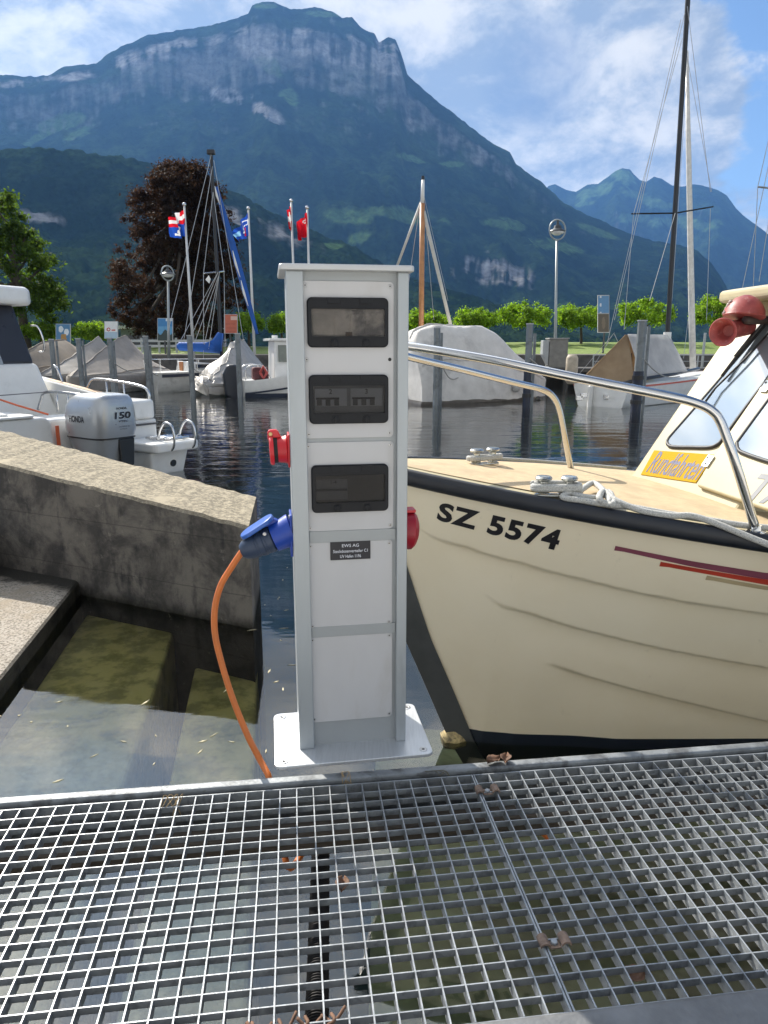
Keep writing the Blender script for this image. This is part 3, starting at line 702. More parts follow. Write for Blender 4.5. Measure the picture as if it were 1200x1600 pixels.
# panels
def panel(tl, br, parent=ped, screws=True, rad=.012, dy=.0155):
    (xa, za), (xb, zb) = cpx(*tl), cpx(*br)
    o = MB().prism([cc(x, dy, z) for x, z in rrect(xa, xb, zb, za, rad)], CV * .0043).build('panel', pan, parent, bevel=.0008)
    return o, xa, xb, zb, za
dark = mat('smoky_black_plastic', (.009, .010, .013), .42, var=.15, vscale=30, spec=.25)
lens = glass('smoked_lens', (.66, .66, .67, 1), .0, .05, ior=1.22)
def vent_text(o_parent, body, x, z, h, m, y, bold=.0):
    v, f = lettering(body, None, h, bold)
    w = v[:, 0].max() / 2
    b = MB().add([cc(x - w + a, y, z + c) for a, c in v], [tuple(q) for q in f]); return b.build('lettering', m, o_parent, fixn=False)
def window(tl, br, parent, kind):
    (xa, za), (xb, zb) = cpx(*tl, .005), cpx(*br, .005)
    y0, y1 = .0035, .0155
    W_, H_ = xb - xa, za - zb
    ix0, ix1, iz0, iz1 = xa + .012, xb - .010, zb + .030, za - .030
    fr_ = MB()
    out = rrect(xa, xb, zb, za, .014, 5); n = len(out)
    inn = rrect(ix0, ix1, iz0, iz1, .003, 5)
    rows = [[cc(x, y1, z) for x, z in out], [cc(x, y0 + .004, z) for x, z in out], [cc(x + (.003 if x < (xa + xb) / 2 else -.003), y0, z + (.003 if z < (za + zb) / 2 else -.003)) for x, z in out],
            [cc(x, y0, z) for x, z in inn], [cc(x, y0 + .0025, z) for x, z in inn], [cc(x, y1 - .001, z) for x, z in inn]]
    fr_.grid(rows, True); w = fr_.build('window', dark, parent, smooth=30)
    # raised seams of the hinged flap, hinges above and catches below
    rim = MB(); rim.box(xa + .012, xb - .012, y0 - .0014, y0 + .001, za - .0275, za - .0255, cc); rim.box(xa + .012, xb - .012, y0 - .0014, y0 + .001, zb + .0255, zb + .0275, cc)
    rim.build('flap_rim', dark, w)
    for k in (.33, .72):
        hb = MB(); hb.box(xa + W_ * k - .017, xa + W_ * k + .017, y0 - .003, y0 + .001, za - .017, za - .002, cc); hb.build('hinge', dark, w, bevel=.001)
        cb = MB(); cb.lathe(cc(xa + W_ * k, y0 + .001, zb + .0125), -CV, [(0, .0105), (.006, .0105), (.0075, .008)], 14); cb.build('catch', dark, w, smooth=35)
        cb = MB(); cb.box(xa + W_ * k - .0022, xa + W_ * k + .0022, y0 - .009, y0 - .006, zb + .004, zb + .021, cc); cb.build('catch_grip', dark, w)
    # what shows through the lens
    g = MB(); g.box(ix0 + .0003, ix1 - .0003, y0 + .003, y0 + .0044, iz0 + .0003, iz1 - .0003, cc); g.build('lens', lens, w)
    inner = MB(); inner.box(ix0 + .0003, ix1 - .0003, y1 - .0015, y1 - .0008, iz0 + .0003, iz1 - .0003, cc)
    if kind == 0: mi = mat('crumpled_cover_paper', (.88, .80, .68), .55, var=.3, vscale=9, bump=.6, bscale=14, col2=(.40, .37, .33), c2scale=9, c2lo=.45, c2hi=.6)
    elif kind == 1: mi = mat('switchboard_grey', (.16, .165, .17), .5, var=.25, vscale=9)
    else: mi = mat('switchboard_dark', (.075, .07, .065), .5, var=.25, vscale=9)
    inner.build('switchboard', mi, w)
    gm = mat('breaker_grey', (.34, .345, .35), .5, var=.15); dmm = mat('breaker_black', (.012, .012, .014), .5)
    yb = y1 - .0085
    w2, h2 = ix1 - ix0, iz1 - iz0
    if kind == 1:
        for k in (.0, .5):
            bb = MB(); bb.box(ix0 + w2 * (k + .02), ix0 + w2 * (k + .47), yb + .004, y1 - .0016, iz0 + h2 * .25, iz0 + h2 * .90, cc); ob = bb.build('breaker', mat('breaker_body', (.32, .33, .34), .5, var=.15), w, bevel=.001)
            tg = MB()
            for j in range(3): tg.box(ix0 + w2 * (k + .05 + j * .12), ix0 + w2 * (k + .115 + j * .12), yb, yb + .0038, iz0 + h2 * .28, iz0 + h2 * .5, cc)
            tg.box(ix0 + w2 * (k + .04), ix0 + w2 * (k + .36), yb + .001, yb + .0039, iz0 + h2 * .505, iz0 + h2 * .57, cc)
            tg.build('toggle', dmm, ob)
            vent_text(ob, '2' if k == 0 else '3', ix0 + w2 * (k + .24), iz0 + h2 * .70, .014, dmm, yb + .0035, .012)
    elif kind == 0:
        bb = MB()
        for j, (a, c_) in enumerate(((.02, .30), (.32, .50), (.53, .72), (.74, .98))): bb.box(ix0 + w2 * a, ix0 + w2 * c_, yb + .0045, y1 - .0016, iz0 + h2 * .03, iz0 + h2 * (.86 if j % 2 else .80), cc)
        ob = bb.build('paper_card', mi, w, bevel=.001)
        hb = MB(); hb.box(ix0 + w2 * .46, ix0 + w2 * .55, yb, yb + .004, iz0 + .001, iz0 + h2 * .16, cc); hb.build('latch', mat('latch_brown', (.10, .07, .05), .6), w)
    else:
        bb = MB(); bb.box(ix0 + w2 * .0, ix0 + w2 * .46, yb + .004, y1 - .0016, iz0 + h2 * .1, iz0 + h2 * .86, cc); ob = bb.build('breaker', mat('breaker_body_dark', (.13, .13, .13), .5, var=.15), w, bevel=.001)
        tg = MB(); tg.box(ix0 + w2 * .0, ix0 + w2 * .45, yb + .001, yb + .0038, iz0 + h2 * .42, iz0 + h2 * .50, cc)
        tg.build('toggle', dmm, ob); vent_text(ob, '1-4', ix0 + w2 * .26, iz0 + h2 * .68, .011, dmm, yb + .0035, .012)
    return w
P1, xa, xb, za, zb = panel((470, 438), (615, 683))
for x, z in ((xa + .011, zb - .012), (xb - .011, zb - .012), (xa + .011, (za + zb) / 2 + .005), (xa + .012, za + .012), (xb - .011, za + .012)): screw(cc(x, .0155, z), -CV, .0056, P1)
h_ = MB(); h_.lathe(cc(xb - .011, .0158, (za + zb) / 2 + .005), -CV, [(0, .005), (.0008, .005)], 14); h_.build('empty_screw_hole', hole, P1)
window((479, 464), (607, 543), P1, 0); window((482, 586), (607, 661), P1, 1)
P2, xa, xb, za, zb = panel((476, 692), (615, 826))
for x, z in ((xa + .01, zb - .011), (xb - .01, zb - .011), (xa + .01, za + .011), (xb - .01, za + .011)): screw(cc(x, .0155, z), -CV, .0050, P2)
window((486, 728), (607, 798), P2, 2)
P3, xa, xb, za, zb = panel((480, 849), (613, 977))
for x, z in ((xa + .01, zb - .011), (xb - .01, zb - .011), (xa + .01, za + .011), (xb - .01, za + .011)): screw(cc(x, .0155, z), -CV, .0050, P3)
P4, xa, xb, za, zb = panel((483, 996), (613, 1120))
for x, z in ((xa + .01, zb - .011), (xb - .01, zb - .011), (xa + .01, za + .011), (xb - .01, za + .011)): screw(cc(x, .0155, z), -CV, .0050, P4)
# frame rails between the panels
for ya, yb_ in ((829, 847), (978, 994)):
    za, zb = cpx(540, yb_)[1], cpx(540, ya)[1]
    b = MB(); b.box(.047, CW - .032, .0135, .0195, za, zb, cc); b.build('cross_rail', mat('grey_front_sheet', (0, 0, 0)), ped, bevel=.001)
# engraved plate
(x0, z1), (x1, z0) = cpx(516, 848, .011), cpx(579, 873, .011)
z1 += .001
npl = MB().prism([cc(x, .0125, z) for x, z in rrect(x0, x1, z0, z1, .0012, 2)], CV * .0029).build('name_plate', mat('engraved_black', (.008, .009, .016), .4), P3)
wt = mat('engraved_white', (.66, .68, .74), .6)
for body, k, wd_ in (('EWS AG', .76, .42), ('Steckdosenverteiler C1', .46, .86), ('UV Hafen 11F6', .17, .52)):
    v, f = lettering(body, (x1 - x0) * wd_, (z1 - z0) * .17, .006)
    if body.startswith('S'):
        pass
    xs = (x0 + x1) / 2 - (x1 - x0) * wd_ / 2
    MB().add([cc(xs + a, .0121, z0 + (z1 - z0) * (k - .06) + c_) for a, c_ in v], f).build('lettering', wt, npl, fixn=False)

# ---- sockets on the sides
red = mat('red_socket_plastic', (.50, .012, .022), .38, var=.08, vscale=10)
redl = mat('red_flap_plastic', (.58, .02, .03), .32, var=.06, vscale=10)
blu = mat('blue_socket_plastic', (.012, .055, .36), .36, var=.08, vscale=10)
sealm = mat('rubber_seal', (.012, .012, .013), .7)
def sx(px, py, y, xl):                   # height of a pixel on a side wall
    return atp(px, py, cc(xl, y, 0), CX).z if False else cpx(px, py, y)[1]
# left red socket
zl = cpx(438, 701, .11)[1]
sl = MB(); sl.prism([cc(-.0005, .11 + a, zl + c_) for a, c_ in rrect(-.044, .044, -.052, .046, .008)], CX * -.006)
S1 = sl.build('red_socket', red, ped, bevel=.002)
d1 = (CX * -1 + Vector((0, 0, -.04))).normalized()
b = MB(); b.lathe(cc(-.006, .11, zl - .002), d1, [(0, .040), (.004, .0425), (.010, .040), (.026, .0375), (.030, .0375)], 28); b.build('collar', red, S1, smooth=30)
b = MB(); b.lathe(cc(-.006, .11, zl - .002) + d1 * .0295, d1, [(0, .0385), (.012, .0385)], 28); b.build('seal', sealm, S1, smooth=30)
b = MB(); b.lathe(cc(-.006, .11, zl - .002) + d1 * .041, d1, [(0, .044), (.006, .045), (.0105, .043), (.0125, .038), (.013, 0.001)], 30); b.build('flap', redl, S1, smooth=25)
b = MB(); b.prism([cc(-.024, .098, zl) + d1 * a + Vector((0, 0, c_)) for a, c_ in ((.0, .034), (.008, .052), (.014, .058), (.036, .058), (.040, .050), (.040, .030), (.030, .030), (.022, .034))], CV * .024); b.build('hinge', redl, S1, bevel=.003)
b = MB(); b.lathe(cc(-.024, .0975, zl) + d1 * .031 + Vector((0, 0, .046)), -CV, [(0, .0058), (.002, .0058), (.0035, .0045)], 14); h1 = b.build('hinge_screw', mat('brass', (.55, .42, .2), .4, .8), S1, smooth=30)
# right red socket
zr = cpx(640, 826, .11)[1]
SR = MB(); SR.prism([cc(CW + .0005, .11 + a, zr + c_) for a, c_ in rrect(-.048, .048, -.062, .060, .008)], CX * .005)
S2 = SR.build('red_socket', red, ped, bevel=.002)
b = MB(); b.lathe(cc(CW + .005, .11, zr - .002), (CX + Vector((0, 0, -.10))).normalized(), [(0, .058), (.010, .058), (.022, .061), (.031, .060), (.041, .050), (.048, .034), (.051, .012), (.051, .001)], 30); b.build('flap', mat('dark_red_plastic', (.33, .008, .022), .4, var=.08), S2, smooth=35)
b = MB(); b.box(CW + .006, CW + .044, .085, .135, zr + .056, zr + .065, cc); b.build('hinge', redl, S2, bevel=.002)
# blue socket
zb_ = cpx(452, 832, .11)[1]
SB = MB(); SB.prism([cc(-.0005, .11 + a, zb_ + c_) for a, c_ in rrect(-.046, .046, -.066, .064, .008)], CX * -.007)
S3 = SB.build('blue_socket', blu, ped, bevel=.002)
d3 = (-CX * .93 - Vector((0, 0, .37))).normalized()
c3 = cc(-.004, .11, zb_ + .006)
b = MB(); b.lathe(c3 - d3 * .005, d3, [(0, .052), (.012, .050), (.03, .046), (.058, .0435), (.062, .0435)], 28); b.build('collar', blu, S3, smooth=30)
u3 = Vector((0, 0, 1)) - d3 * d3.z; u3.normalize()
b = MB()
hp = c3 + d3 * .055 + u3 * .046
fl = (d3 * .99 + u3 * -.10 - Vector((0, 0, .10))).normalized(); fu = (u3 + d3 * .2).normalized()
fn = fl.cross(CV).normalized(); fn = fn if fn.z > 0 else -fn
b.prism([hp + fl * (a + .010) + CV * c_ + fn * .006 for a, c_ in rrect(-.036, .078, -.041, .041, .034, 6)], fn * .013)
b.build('flap', mat('blue_flap_plastic', (.03, .11, .42), .3, var=.06), S3, bevel=.004, seg=3)
b = MB(); b.prism([c3 + d3 * a + u3 * c_ - CV * .012 for a, c_ in ((.02, .044), (.03, .056), (.075, .058), (.085, .046), (.06, .042))], CV * .024); b.build('hinge', blu, S3, bevel=.003)
b = MB(); b.lathe(c3 + d3 * .072 + u3 * .032 - CV * .040, -CV, [(0, .006), (.004, .006), (.006, .004)], 12); b.build('hinge_pin', scr, S3, smooth=30)
b = MB(); b.lathe(cc(-.0075, .085, zb_ + .055), -CX, [(0, .006), (.003, .0055)], 10); b.build('screw', scr, S3)

# ---- plug and orange cable
pl_root = empty('power_cable', tuple(c3 + d3 * .10), 'orange cable with a dark blue plug in the blue socket', 'cable')
pm = mat('dark_blue_plug', (.028, .045, .085), .42, var=.12, vscale=12)
b = MB(); b.lathe(c3 + d3 * .058, d3, [(0, .036), (.004, .041), (.022, .041), (.024, .0385), (.030, .0385), (.032, .041), (.046, .040), (.048, .037), (.054, .037), (.056, .0385), (.078, .034), (.094, .028), (.104, .020), (.106, .012)], 28)
b.build('plug', pm, pl_root, smooth=28)
b = MB(); b.prism([c3 + d3 * a + u3 * c_ - CV * .009 for a, c_ in ((.108, .037), (.112, .042), (.140, .038), (.150, .024), (.146, .022), (.136, .030))], CV * .018); b.build('latch', mat('plug_grey', (.13, .15, .19), .4), pl_root, bevel=.002)
e0 = c3 + d3 * .158
yy = e0.y
pts = [c3 + d3 * .14, e0, at(362, 886, yy - .005), at(345, 915, yy - .01), at(336, 950, yy - .015), at(336, 990, yy - .02), at(346, 1035, yy - .03), at(363, 1090, yy - .05), at(385, 1145, yy - .075), at(405, 1185, yy - .095), at(421, 1216, 1.925)]
e = pts[-1]
pts += [e + Vector((.01, -.015, -.05)), e + Vector((.03, -.01, -.15)), e + Vector((.07, -.10, -.235)), atz(500, 1288, -.27), atz(530, 1304, -.27), atz(580, 1314, -.27), atz(640, 1315, -.27), atz(700, 1307, -.27), atz(760, 1288, -.27), atz(800, 1262, -.26), dk(.6, .1, -.40)]
b = MB(); b.tube(spline(pts, 8), .0098, 12); b.build('cord', mat('orange_cable', (.58, .155, .03), .42, var=.1, vscale=16), pl_root, smooth='all')

for o in list(C.objects):
    if o.name not in before_walk and o.parent is None and not o.name.startswith('floating'):
        o.location = (o.location.x * WALK_UNIT, o.location.y * WALK_UNIT, WALK_HEIGHT + o.location.z * WALK_UNIT)
        o.scale = (WALK_UNIT,) * 3
# ================================================================ cream taxi boat on the right
TB = R(12); AX = Vector((math.cos(TB), math.sin(TB), 0)); ST = Vector((-math.sin(TB), math.cos(TB), 0)); TIP = Vector((-.10, 2.62, 0))
def bsheer(s): return .98 * (1 - np.exp(-np.asarray(s, float) / .95))
def zsheer(s): s = np.asarray(s, float); return np.where(s < 2.2, .83 - .157 * s + .006 * s * s, .83 - .157 * 2.2 + .029)
ZKS, ZKZ = [0, .06, .14, .20, .30, .40, .50, .62, 9], [.83, .55, .30, .12, -.12, -.365, -.55, -.62, -.62]
def zkeel(s): return np.interp(s, ZKS, ZKZ)
def hpow(s): return np.interp(s, [0, .5, 1.0, 2, 4], [1.0, .95, .62, .42, .35])
LAPS = []
def hull_xyz(s, h, side=-1, off=0.0, laps=True):
    s = np.asarray(s, float); h = np.asarray(h, float)
    z = zkeel(s) + (zsheer(s) - zkeel(s)) * h
    b = bsheer(s) * np.clip(h, 0, 1) ** hpow(s) + off
    if laps and LAPS:
        pull = np.zeros_like(b)
        for ls, lh in LAPS:
            hl = np.interp(s, ls, lh)
            fade = np.clip((s - ls[0] + .05) / .22, 0, 1); fade = fade * fade * (3 - 2 * fade)
            below = hl - h
            pull += np.where(below > 0, .050 * np.exp(-below / .15), 0) * fade * np.clip(below / .010, 0, 1)
        b = b - pull * np.clip(h * 8, 0, 1)
    x = TIP.x + AX.x * s + ST.x * b * side; y = TIP.y + AX.y * s + ST.y * b * side
    return x, y, z
_S, _H = np.meshgrid(np.linspace(0, 2.2, 440), np.linspace(0, 1, 260), indexing='ij')
_PX, _PY = pix_arr(*hull_xyz(_S, _H, -1, 0, False))
def hfit(px, py):
    i = int(np.argmin((_PX - px) ** 2 + (_PY - py) ** 2)); return float(_S.flat[i]), float(_H.flat[i])
for pts in ([(672, 836), (735, 856), (810, 878), (900, 903), (1000, 928), (1100, 946), (1200, 960)], [(775, 940), (840, 964), (900, 984), (980, 1004), (1060, 1021), (1200, 1047)], [(868, 1041), (930, 1064), (1000, 1084), (1100, 1108), (1200, 1130)]):
    f_ = [hfit(*p) for p in pts]; ls = [a for a, _ in f_]; lh = [b for _, b in f_]
    k = (lh[-1] - lh[-2]) / (ls[-1] - ls[-2])
    ls += [3.4]; lh += [max(.05, lh[-1] + k * .45 * (3.4 - ls[-2]))]
    LAPS.append((ls, lh))
cream = bpy.data.materials.new('brightened_cream_gelcoat'); cream.use_nodes = True  # hull cream, its colour brightened to make up for the shade
t = NT(cream.node_tree)
vec = t.n('ShaderNodeTexCoord').outputs['Object']; gz = t.n('ShaderNodeSeparateXYZ', {0: t.n('ShaderNodeNewGeometry').outputs['Position']}).outputs[2]
n_ = t.noise(vec, 2.5, 6, .65)
cb_ = t.mix(t.rng(n_, .35, .7), (.82, .735, .56), (.79, .70, .52))
cb_ = t.mix(t.m('MULTIPLY', t.rng(t.noise(vec, 8, 8, .75, .4), .60, .74), .35), cb_, (.46, .40, .29))
cb_ = t.mix(t.rng(t.m('ADD', gz, t.m('MULTIPLY', n_, .004)), -.2995, -.2975, 1, 0), cb_, (.012, .017, .032))       # boot top paint at the waterline
b = t.n('ShaderNodeBsdfPrincipled', {'Base Color': cb_, 'Roughness': .30, 'Coat Weight': .25, 'Coat Roughness': .12})
t.n('ShaderNodeOutputMaterial', {'Surface': b.outputs[0]})
creamp = mat('dimmed_cream_paint', (.46, .405, .26), .42, var=.06, vscale=6, spec=.25, col2=(.40, .335, .20), c2scale=5, c2lo=.6, c2hi=.8)  # the boat's cream again, darkened in colour for the sunlit cabin and deck
tan = mat('tan_deck_covering', (.50, .385, .235), .8, var=.14, vscale=30, bump=.25, bscale=220, col2=(.43, .33, .20), c2scale=6)
navy = mat('black_rubber_rail', (.010, .013, .020), .42, var=.2, vscale=14, bump=.05, bscale=20)
steel = mat('polished_steel', (.62, .62, .62), .12, 1.0, var=.05, vscale=6)
taxi = empty('taxi_boat', tuple(TIP + AX * 2 + Vector((0, 0, W))), 'cream taxi boat with black rubbing rail, bow towards the pedestal', 'boat')
SL = np.concatenate([np.linspace(0, .7, 60), np.linspace(.71, 1.8, 90), np.linspace(1.85, 4.6, 40)])
HL = np.linspace(0, 1, 190)
hb = MB()
for side in (-1, 1):
    rows = []
    for s_ in SL:
        x, y, z = hull_xyz(np.full_like(HL, s_), HL, side, 0, True); rows.append(list(zip(x, y, z)))
    hb.grid(rows)
n = len(HL); kk = len(SL) - 1
x, y, z = hull_xyz(np.full_like(HL, SL[-1]), HL, -1); x2, y2, z2 = hull_xyz(np.full_like(HL, SL[-1]), HL, 1)
hb.grid([list(zip(x, y, z)), list(zip(x2, y2, z2))])
hb.build('hull', cream, taxi, smooth='all')
# stem band
b = MB(); rows = []
for z in np.linspace(.76, -.50, 30):
    s0 = float(np.interp(-z, [-q for q in ZKZ[:8]], ZKS[:8]))
    def at_z(s_, side, off):
        h = (z - float(zkeel(s_))) / (float(zsheer(s_)) - float(zkeel(s_))); h = max(h, 0.001)
        x, y, _ = hull_xyz(s_, h, side, off, False); return Vector((float(x), float(y), z))
    p0 = TIP + AX * (s0 - .022); p0.z = z
    rows.append([at_z(s0 + .078, -1, .001), at_z(s0 + .076, -1, .008), at_z(s0 + .010, -1, .012), p0 + ST * -.010, p0 + ST * .010, at_z(s0 + .010, 1, .012), at_z(s0 + .076, 1, .008), at_z(s0 + .078, 1, .001)])
b.grid(rows); b.build('stem_band', mat('dark_stem_steel', (.085, .09, .092), .45, .3, var=.15, vscale=12), taxi, smooth=25)
b = MB(); p0 = TIP + AX * .40; 
b.tube([p0 + AX * -.045 + Vector((0, 0, -.372)), p0 + AX * .0 + Vector((0, 0, -.366)), p0 + AX * .08 + Vector((0, 0, -.372))], [.035, .05, .03], 10)
b.build('stem_shoe', mat('yellowed_shoe', (.42, .33, .16), .8, var=.5, vscale=40, bump=.6, bscale=60, col2=(.12, .10, .06), c2scale=30), taxi, smooth='all')
# rubbing rail
for side in (-1, 1):
    rows = []
    for s_ in np.concatenate([np.linspace(-.012, .4, 24), np.linspace(.45, 4.6, 60)]):
        sc_ = max(s_, .0005); bb = float(bsheer(sc_)); z0 = float(zsheer(sc_))
        ds = .001
        rr = []
        for o_, zz in ((-.012, .008), (.008, .010), (.020, .004), (.027, -.014), (.027, -.034), (.019, -.047), (.004, -.052), (-.03, -.050)):
            p = TIP + AX * (s_ - (.02 if o_ > 0 and s_ < .03 else 0)) + ST * ((bb + o_) * side) + Vector((0, 0, z0 + zz)); rr.append(p)
        rows.append(rr)
    b = MB().grid(rows); b.build('rubbing_rail', navy, taxi, smooth=50)
# deck
rows = []
for s_ in np.linspace(.003, 4.6, 60):
    bb = float(bsheer(s_)) - .006; z0 = float(zsheer(s_))
    rows.append([TIP + AX * s_ + ST * (bb * k) + Vector((0, 0, z0 + .004 + .028 * (1 - k * k) * min(1, s_))) for k in np.linspace(-1, 1, 15)])
MB().grid(rows).build('deck', creamp, taxi, smooth='all')
rows = []
for s_ in np.linspace(.16, 1.9, 40):
    bb = float(bsheer(s_)) - .075; z0 = float(zsheer(s_))
    rows.append([TIP + AX * s_ + ST * (bb * k) + Vector((0, 0, z0 + .0085 + .028 * (1 - (k * .86) ** 2) * min(1, s_))) for k in np.linspace(-1, 1, 15)])
MB().grid(rows).build('deck_covering', tan, taxi, smooth='all')
def deckpt(s_, lat, dz=0.0):
    bb = float(bsheer(s_)); k = lat / max(bb, .01)
    return TIP + AX * s_ + ST * lat + Vector((0, 0, float(zsheer(s_)) + .008 + .028 * (1 - min(1, k * k)) * min(1, s_) + dz))

# registration and stripes lie on the hull
def on_hull(s_, z, off=.002):
    h = (z - float(zkeel(s_))) / (float(zsheer(s_)) - float(zkeel(s_)))
    x, y, _ = hull_xyz(s_, h, -1, off, True); return Vector((float(x), float(y), z))
def sz(px, py): s_, h = hfit(px, py); return s_, float(zkeel(s_) + (zsheer(s_) - zkeel(s_)) * h)
v, f = lettering('SZ 5574', None, 1.0, .04, .10, 1.12)
v[:, 0] /= v[:, 0].max()
sa, za = sz(681, 811); sb, zb = sz(872, 859); _, zt = sz(690, 784); _, zt2 = sz(878, 829)
lb = MB().add([on_hull(sa + (sb - sa) * a, za + (zb - za) * a + ((zt - za) * (1 - a) + (zt2 - zb) * a) * c_) for a, c_ in v], f)
lb.build('registration_lettering', mat('black_lettering', (.008, .008, .012), .45), taxi, fixn=False)
def stripe(name, top, bot, m):
    rows = [[], []]
    tp = [sz(*q) for q in top]; bt = [sz(*q) for q in bot]
    for s_ in np.linspace(tp[0][0], tp[-1][0] + 1.2, 60):
        k = 0
        ztop = float(np.interp(s_, [a for a, _ in tp], [b for _, b in tp])); 
        zbot = float(np.interp(s_, [a for a, _ in bt], [b for _, b in bt]))
        if zbot > ztop: zbot = ztop
        rows[0].append(on_hull(s_, ztop)); rows[1].append(on_hull(s_, zbot))
    MB().grid(rows).build(name, m, taxi, fixn=False)
stripe('stripe', [(961, 853), (1080, 876), (1198, 896)], [(968, 861), (1080, 884), (1198, 905)], mat('purple_stripe', (.20, .055, .085), .4))
stripe('stripe', [(1032, 877), (1110, 892), (1198, 906)], [(1040, 886), (1110, 899), (1198, 914)], mat('red_stripe', (.42, .045, .025), .4))
stripe('stripe', [(1104, 899), (1150, 908), (1198, 915)], [(1110, 906), (1150, 913), (1198, 921)], mat('beige_stripe', (.40, .32, .19), .4))

# wheelhouse
A = at(981, 748, 3.26); Bt = at(1150, 530, 3.235)
E1 = (-ST).normalized(); E1.z = 0
slope_v = (Bt - A); slope_v = slope_v - E1 * slope_v.dot(E1); E2 = slope_v.normalized()
FN = E1.cross(E2).normalized(); FN = FN if FN.dot(AX) < 0 else -FN
sA = (A - TIP).dot(AX); latA = (A - TIP).dot(ST)
ROOFZ = 1.44
ktop = (ROOFZ - A.z) / E2.z; A2 = A + E2 * ktop
A = A - E2 * .06
wdt = 2 * latA
cab = MB()
back = 1.9
P0, P1_, P2_, P3_ = A, A + E1 * wdt, A2 + E1 * (wdt - .03), A2 + E1 * .03
Q = [p + AX * ((sA + back) - (p - TIP).dot(AX)) for p in (P0, P1_, P2_, P3_)]
cab.hexa([P0, P1_, Q[1], Q[0], P3_, P2_, Q[2], Q[3]])
CAB = cab.build('cabin', creamp, taxi, bevel=.018, seg=3)
def cside(u, v, off=.006): return (P1_ + E2 * .06).lerp(Q[1], u).lerp(P2_.lerp(Q[2], u), v) + E1 * off
rf = MB()
f0 = A2 + E1 * -.05 - AX * .10; 
pts = [f0, f0 + E1 * .10 - AX * .02, f0 + E1 * (wdt / 2 + .05) - AX * .06, f0 + E1 * (wdt) - AX * .02, f0 + E1 * (wdt + .10), f0 + E1 * (wdt + .10) + AX * 2.2, f0 + AX * 2.2]
rf.prism([p + Vector((0, 0, -.005)) for p in pts], (0, 0, .055)); rf.build('roof', creamp, taxi, bevel=.02, seg=3)
def fp(px, py, off=0.0): return atp(px, py, A + FN * off, FN)
rub = mat('window_rubber', (.02, .02, .022), .5, var=.1)
wglass = glass('wheelhouse_glass', (.6, .65, .66, 1), .14, .05, .80, (.22, .27, .31))
def pane(pixs, par=taxi, off=.004, fr_r=.0085, extra=True):
    pts = spline([fp(*q, off) for q in pixs] + [fp(*pixs[0], off)], 6)
    fr_ = MB(); fr_.tube(pts, fr_r, 8, False); o = fr_.build('window', rub, par, smooth='all')
    MB().prism(pts[:-1], FN * .003).build('pane', wglass, o)
    return o
pane([(1046, 684), (1043, 692), (1050, 698), (1080, 699), (1108, 699), (1122, 694), (1131, 684), (1165, 638), (1210, 578), (1262, 505), (1230, 480), (1205, 500), (1160, 552), (1100, 622)])
SWP = [cside(.10, .42), cside(.62, .42), cside(.64, .46), cside(.64, .86), cside(.61, .9), cside(.14, .9), cside(.10, .86), cside(.08, .5)]
b = MB(); b.tube(SWP + [SWP[0]], .009, 8, False); o = b.build('window', rub, taxi, smooth='all'); MB().prism(SWP, E1 * .003).build('pane', wglass, o)
# opening centre hatch with its own window
hp_ = [(1094, 763), (1104, 742), (1122, 712), (1150, 672), (1200, 600), (1262, 512), (1340, 540), (1348, 842), (1300, 826), (1200, 800)]
hpts = [fp(*q) for q in hp_]
ht = MB().prism(hpts, FN * .022).build('hatch', creamp, taxi, bevel=.008, seg=3)
pane([(1152, 692), (1154, 702), (1162, 708), (1200, 721), (1262, 738), (1300, 746), (1314, 736), (1316, 660), (1312, 600), (1290, 562), (1262, 560), (1230, 588), (1196, 632)], ht, .027)
for q in ((1107, 721), (1198, 604)):
    c0 = fp(*q, .024); e2 = E2
    hh = MB().prism([c0 + E1 * a * .55 + e2 * c_ for a, c_ in rrect(-.034, .034, -.026, .026, .008)], FN * .006).build('hinge', mat('hinge_steel', (.72, .72, .70), .35, .6), ht, bevel=.001)
    for a, c_ in ((-.018, .014), (.018, .014), (0, -.014)):
        hd = MB(); hd.lathe(c0 + E1 * a * .55 + e2 * c_ + FN * .006, FN, [(0, .005), (.002, .004)], 8); hd.build('hinge_screw', hole, hh)
# lettering on the hatch and the round-trip sign
v, f = lettering('TAXI', None, 1.0, .02)
tx0, tx1, ty1 = fp(1156, 779, .0235), fp(1280, 800, .0235), fp(1164, 736, .0235)
hx = (tx1 - tx0).length / v[:, 0].max(); dxx = (tx1 - tx0).normalized(); dyy = (ty1 - tx0) - dxx * ((ty1 - tx0).dot(dxx) - .03)
MB().add([tx0 + dxx * (a * hx) + dyy * c_ for a, c_ in v], f).build('lettering', mat('grey_lettering', (.09, .10, .12), .5), ht, fixn=False)
sg = [fp(1023, 704), fp(1117, 711), fp(1088, 755), fp(1002, 742)]
SG = MB().prism(sg, FN * .004).build('sign_panel', mat('yellow_sign', (.46, .27, .0), .6, var=.05, spec=.08), taxi, bevel=.001)
v, f = lettering('Rundfahrten', None, 1.0, .006, .1, .95)
vx, vy0, vy1 = v[:, 0].max(), v[:, 1].min(), v[:, 1].max()
b = MB()
o0 = fp(1009, 737, .0048); ox = fp(1088, 750, .0048) - o0; oy = fp(1028, 708, .0048) - o0
b.add([o0 + ox * (a / vx) + oy * (c_ / vy1 * 1.12) for a, c_ in v], f); b.build('lettering', mat('blue_lettering', (.008, .016, .10), .5), SG, fixn=False)
# wipers
wpm = mat('wiper_black', (.012, .012, .014), .4)
for path, r in (([(1196, 497), (1160, 545), (1128, 588)], .007), ([(1212, 508), (1165, 560), (1118, 606), (1102, 628)], .005), ([(1226, 480), (1190, 508), (1150, 558)], .012)):
    b = MB(); b.tube([fp(*q, .02 + .004 * i) for i, q in enumerate(path)], r, 6); b.build('wiper', wpm, taxi, smooth='all')
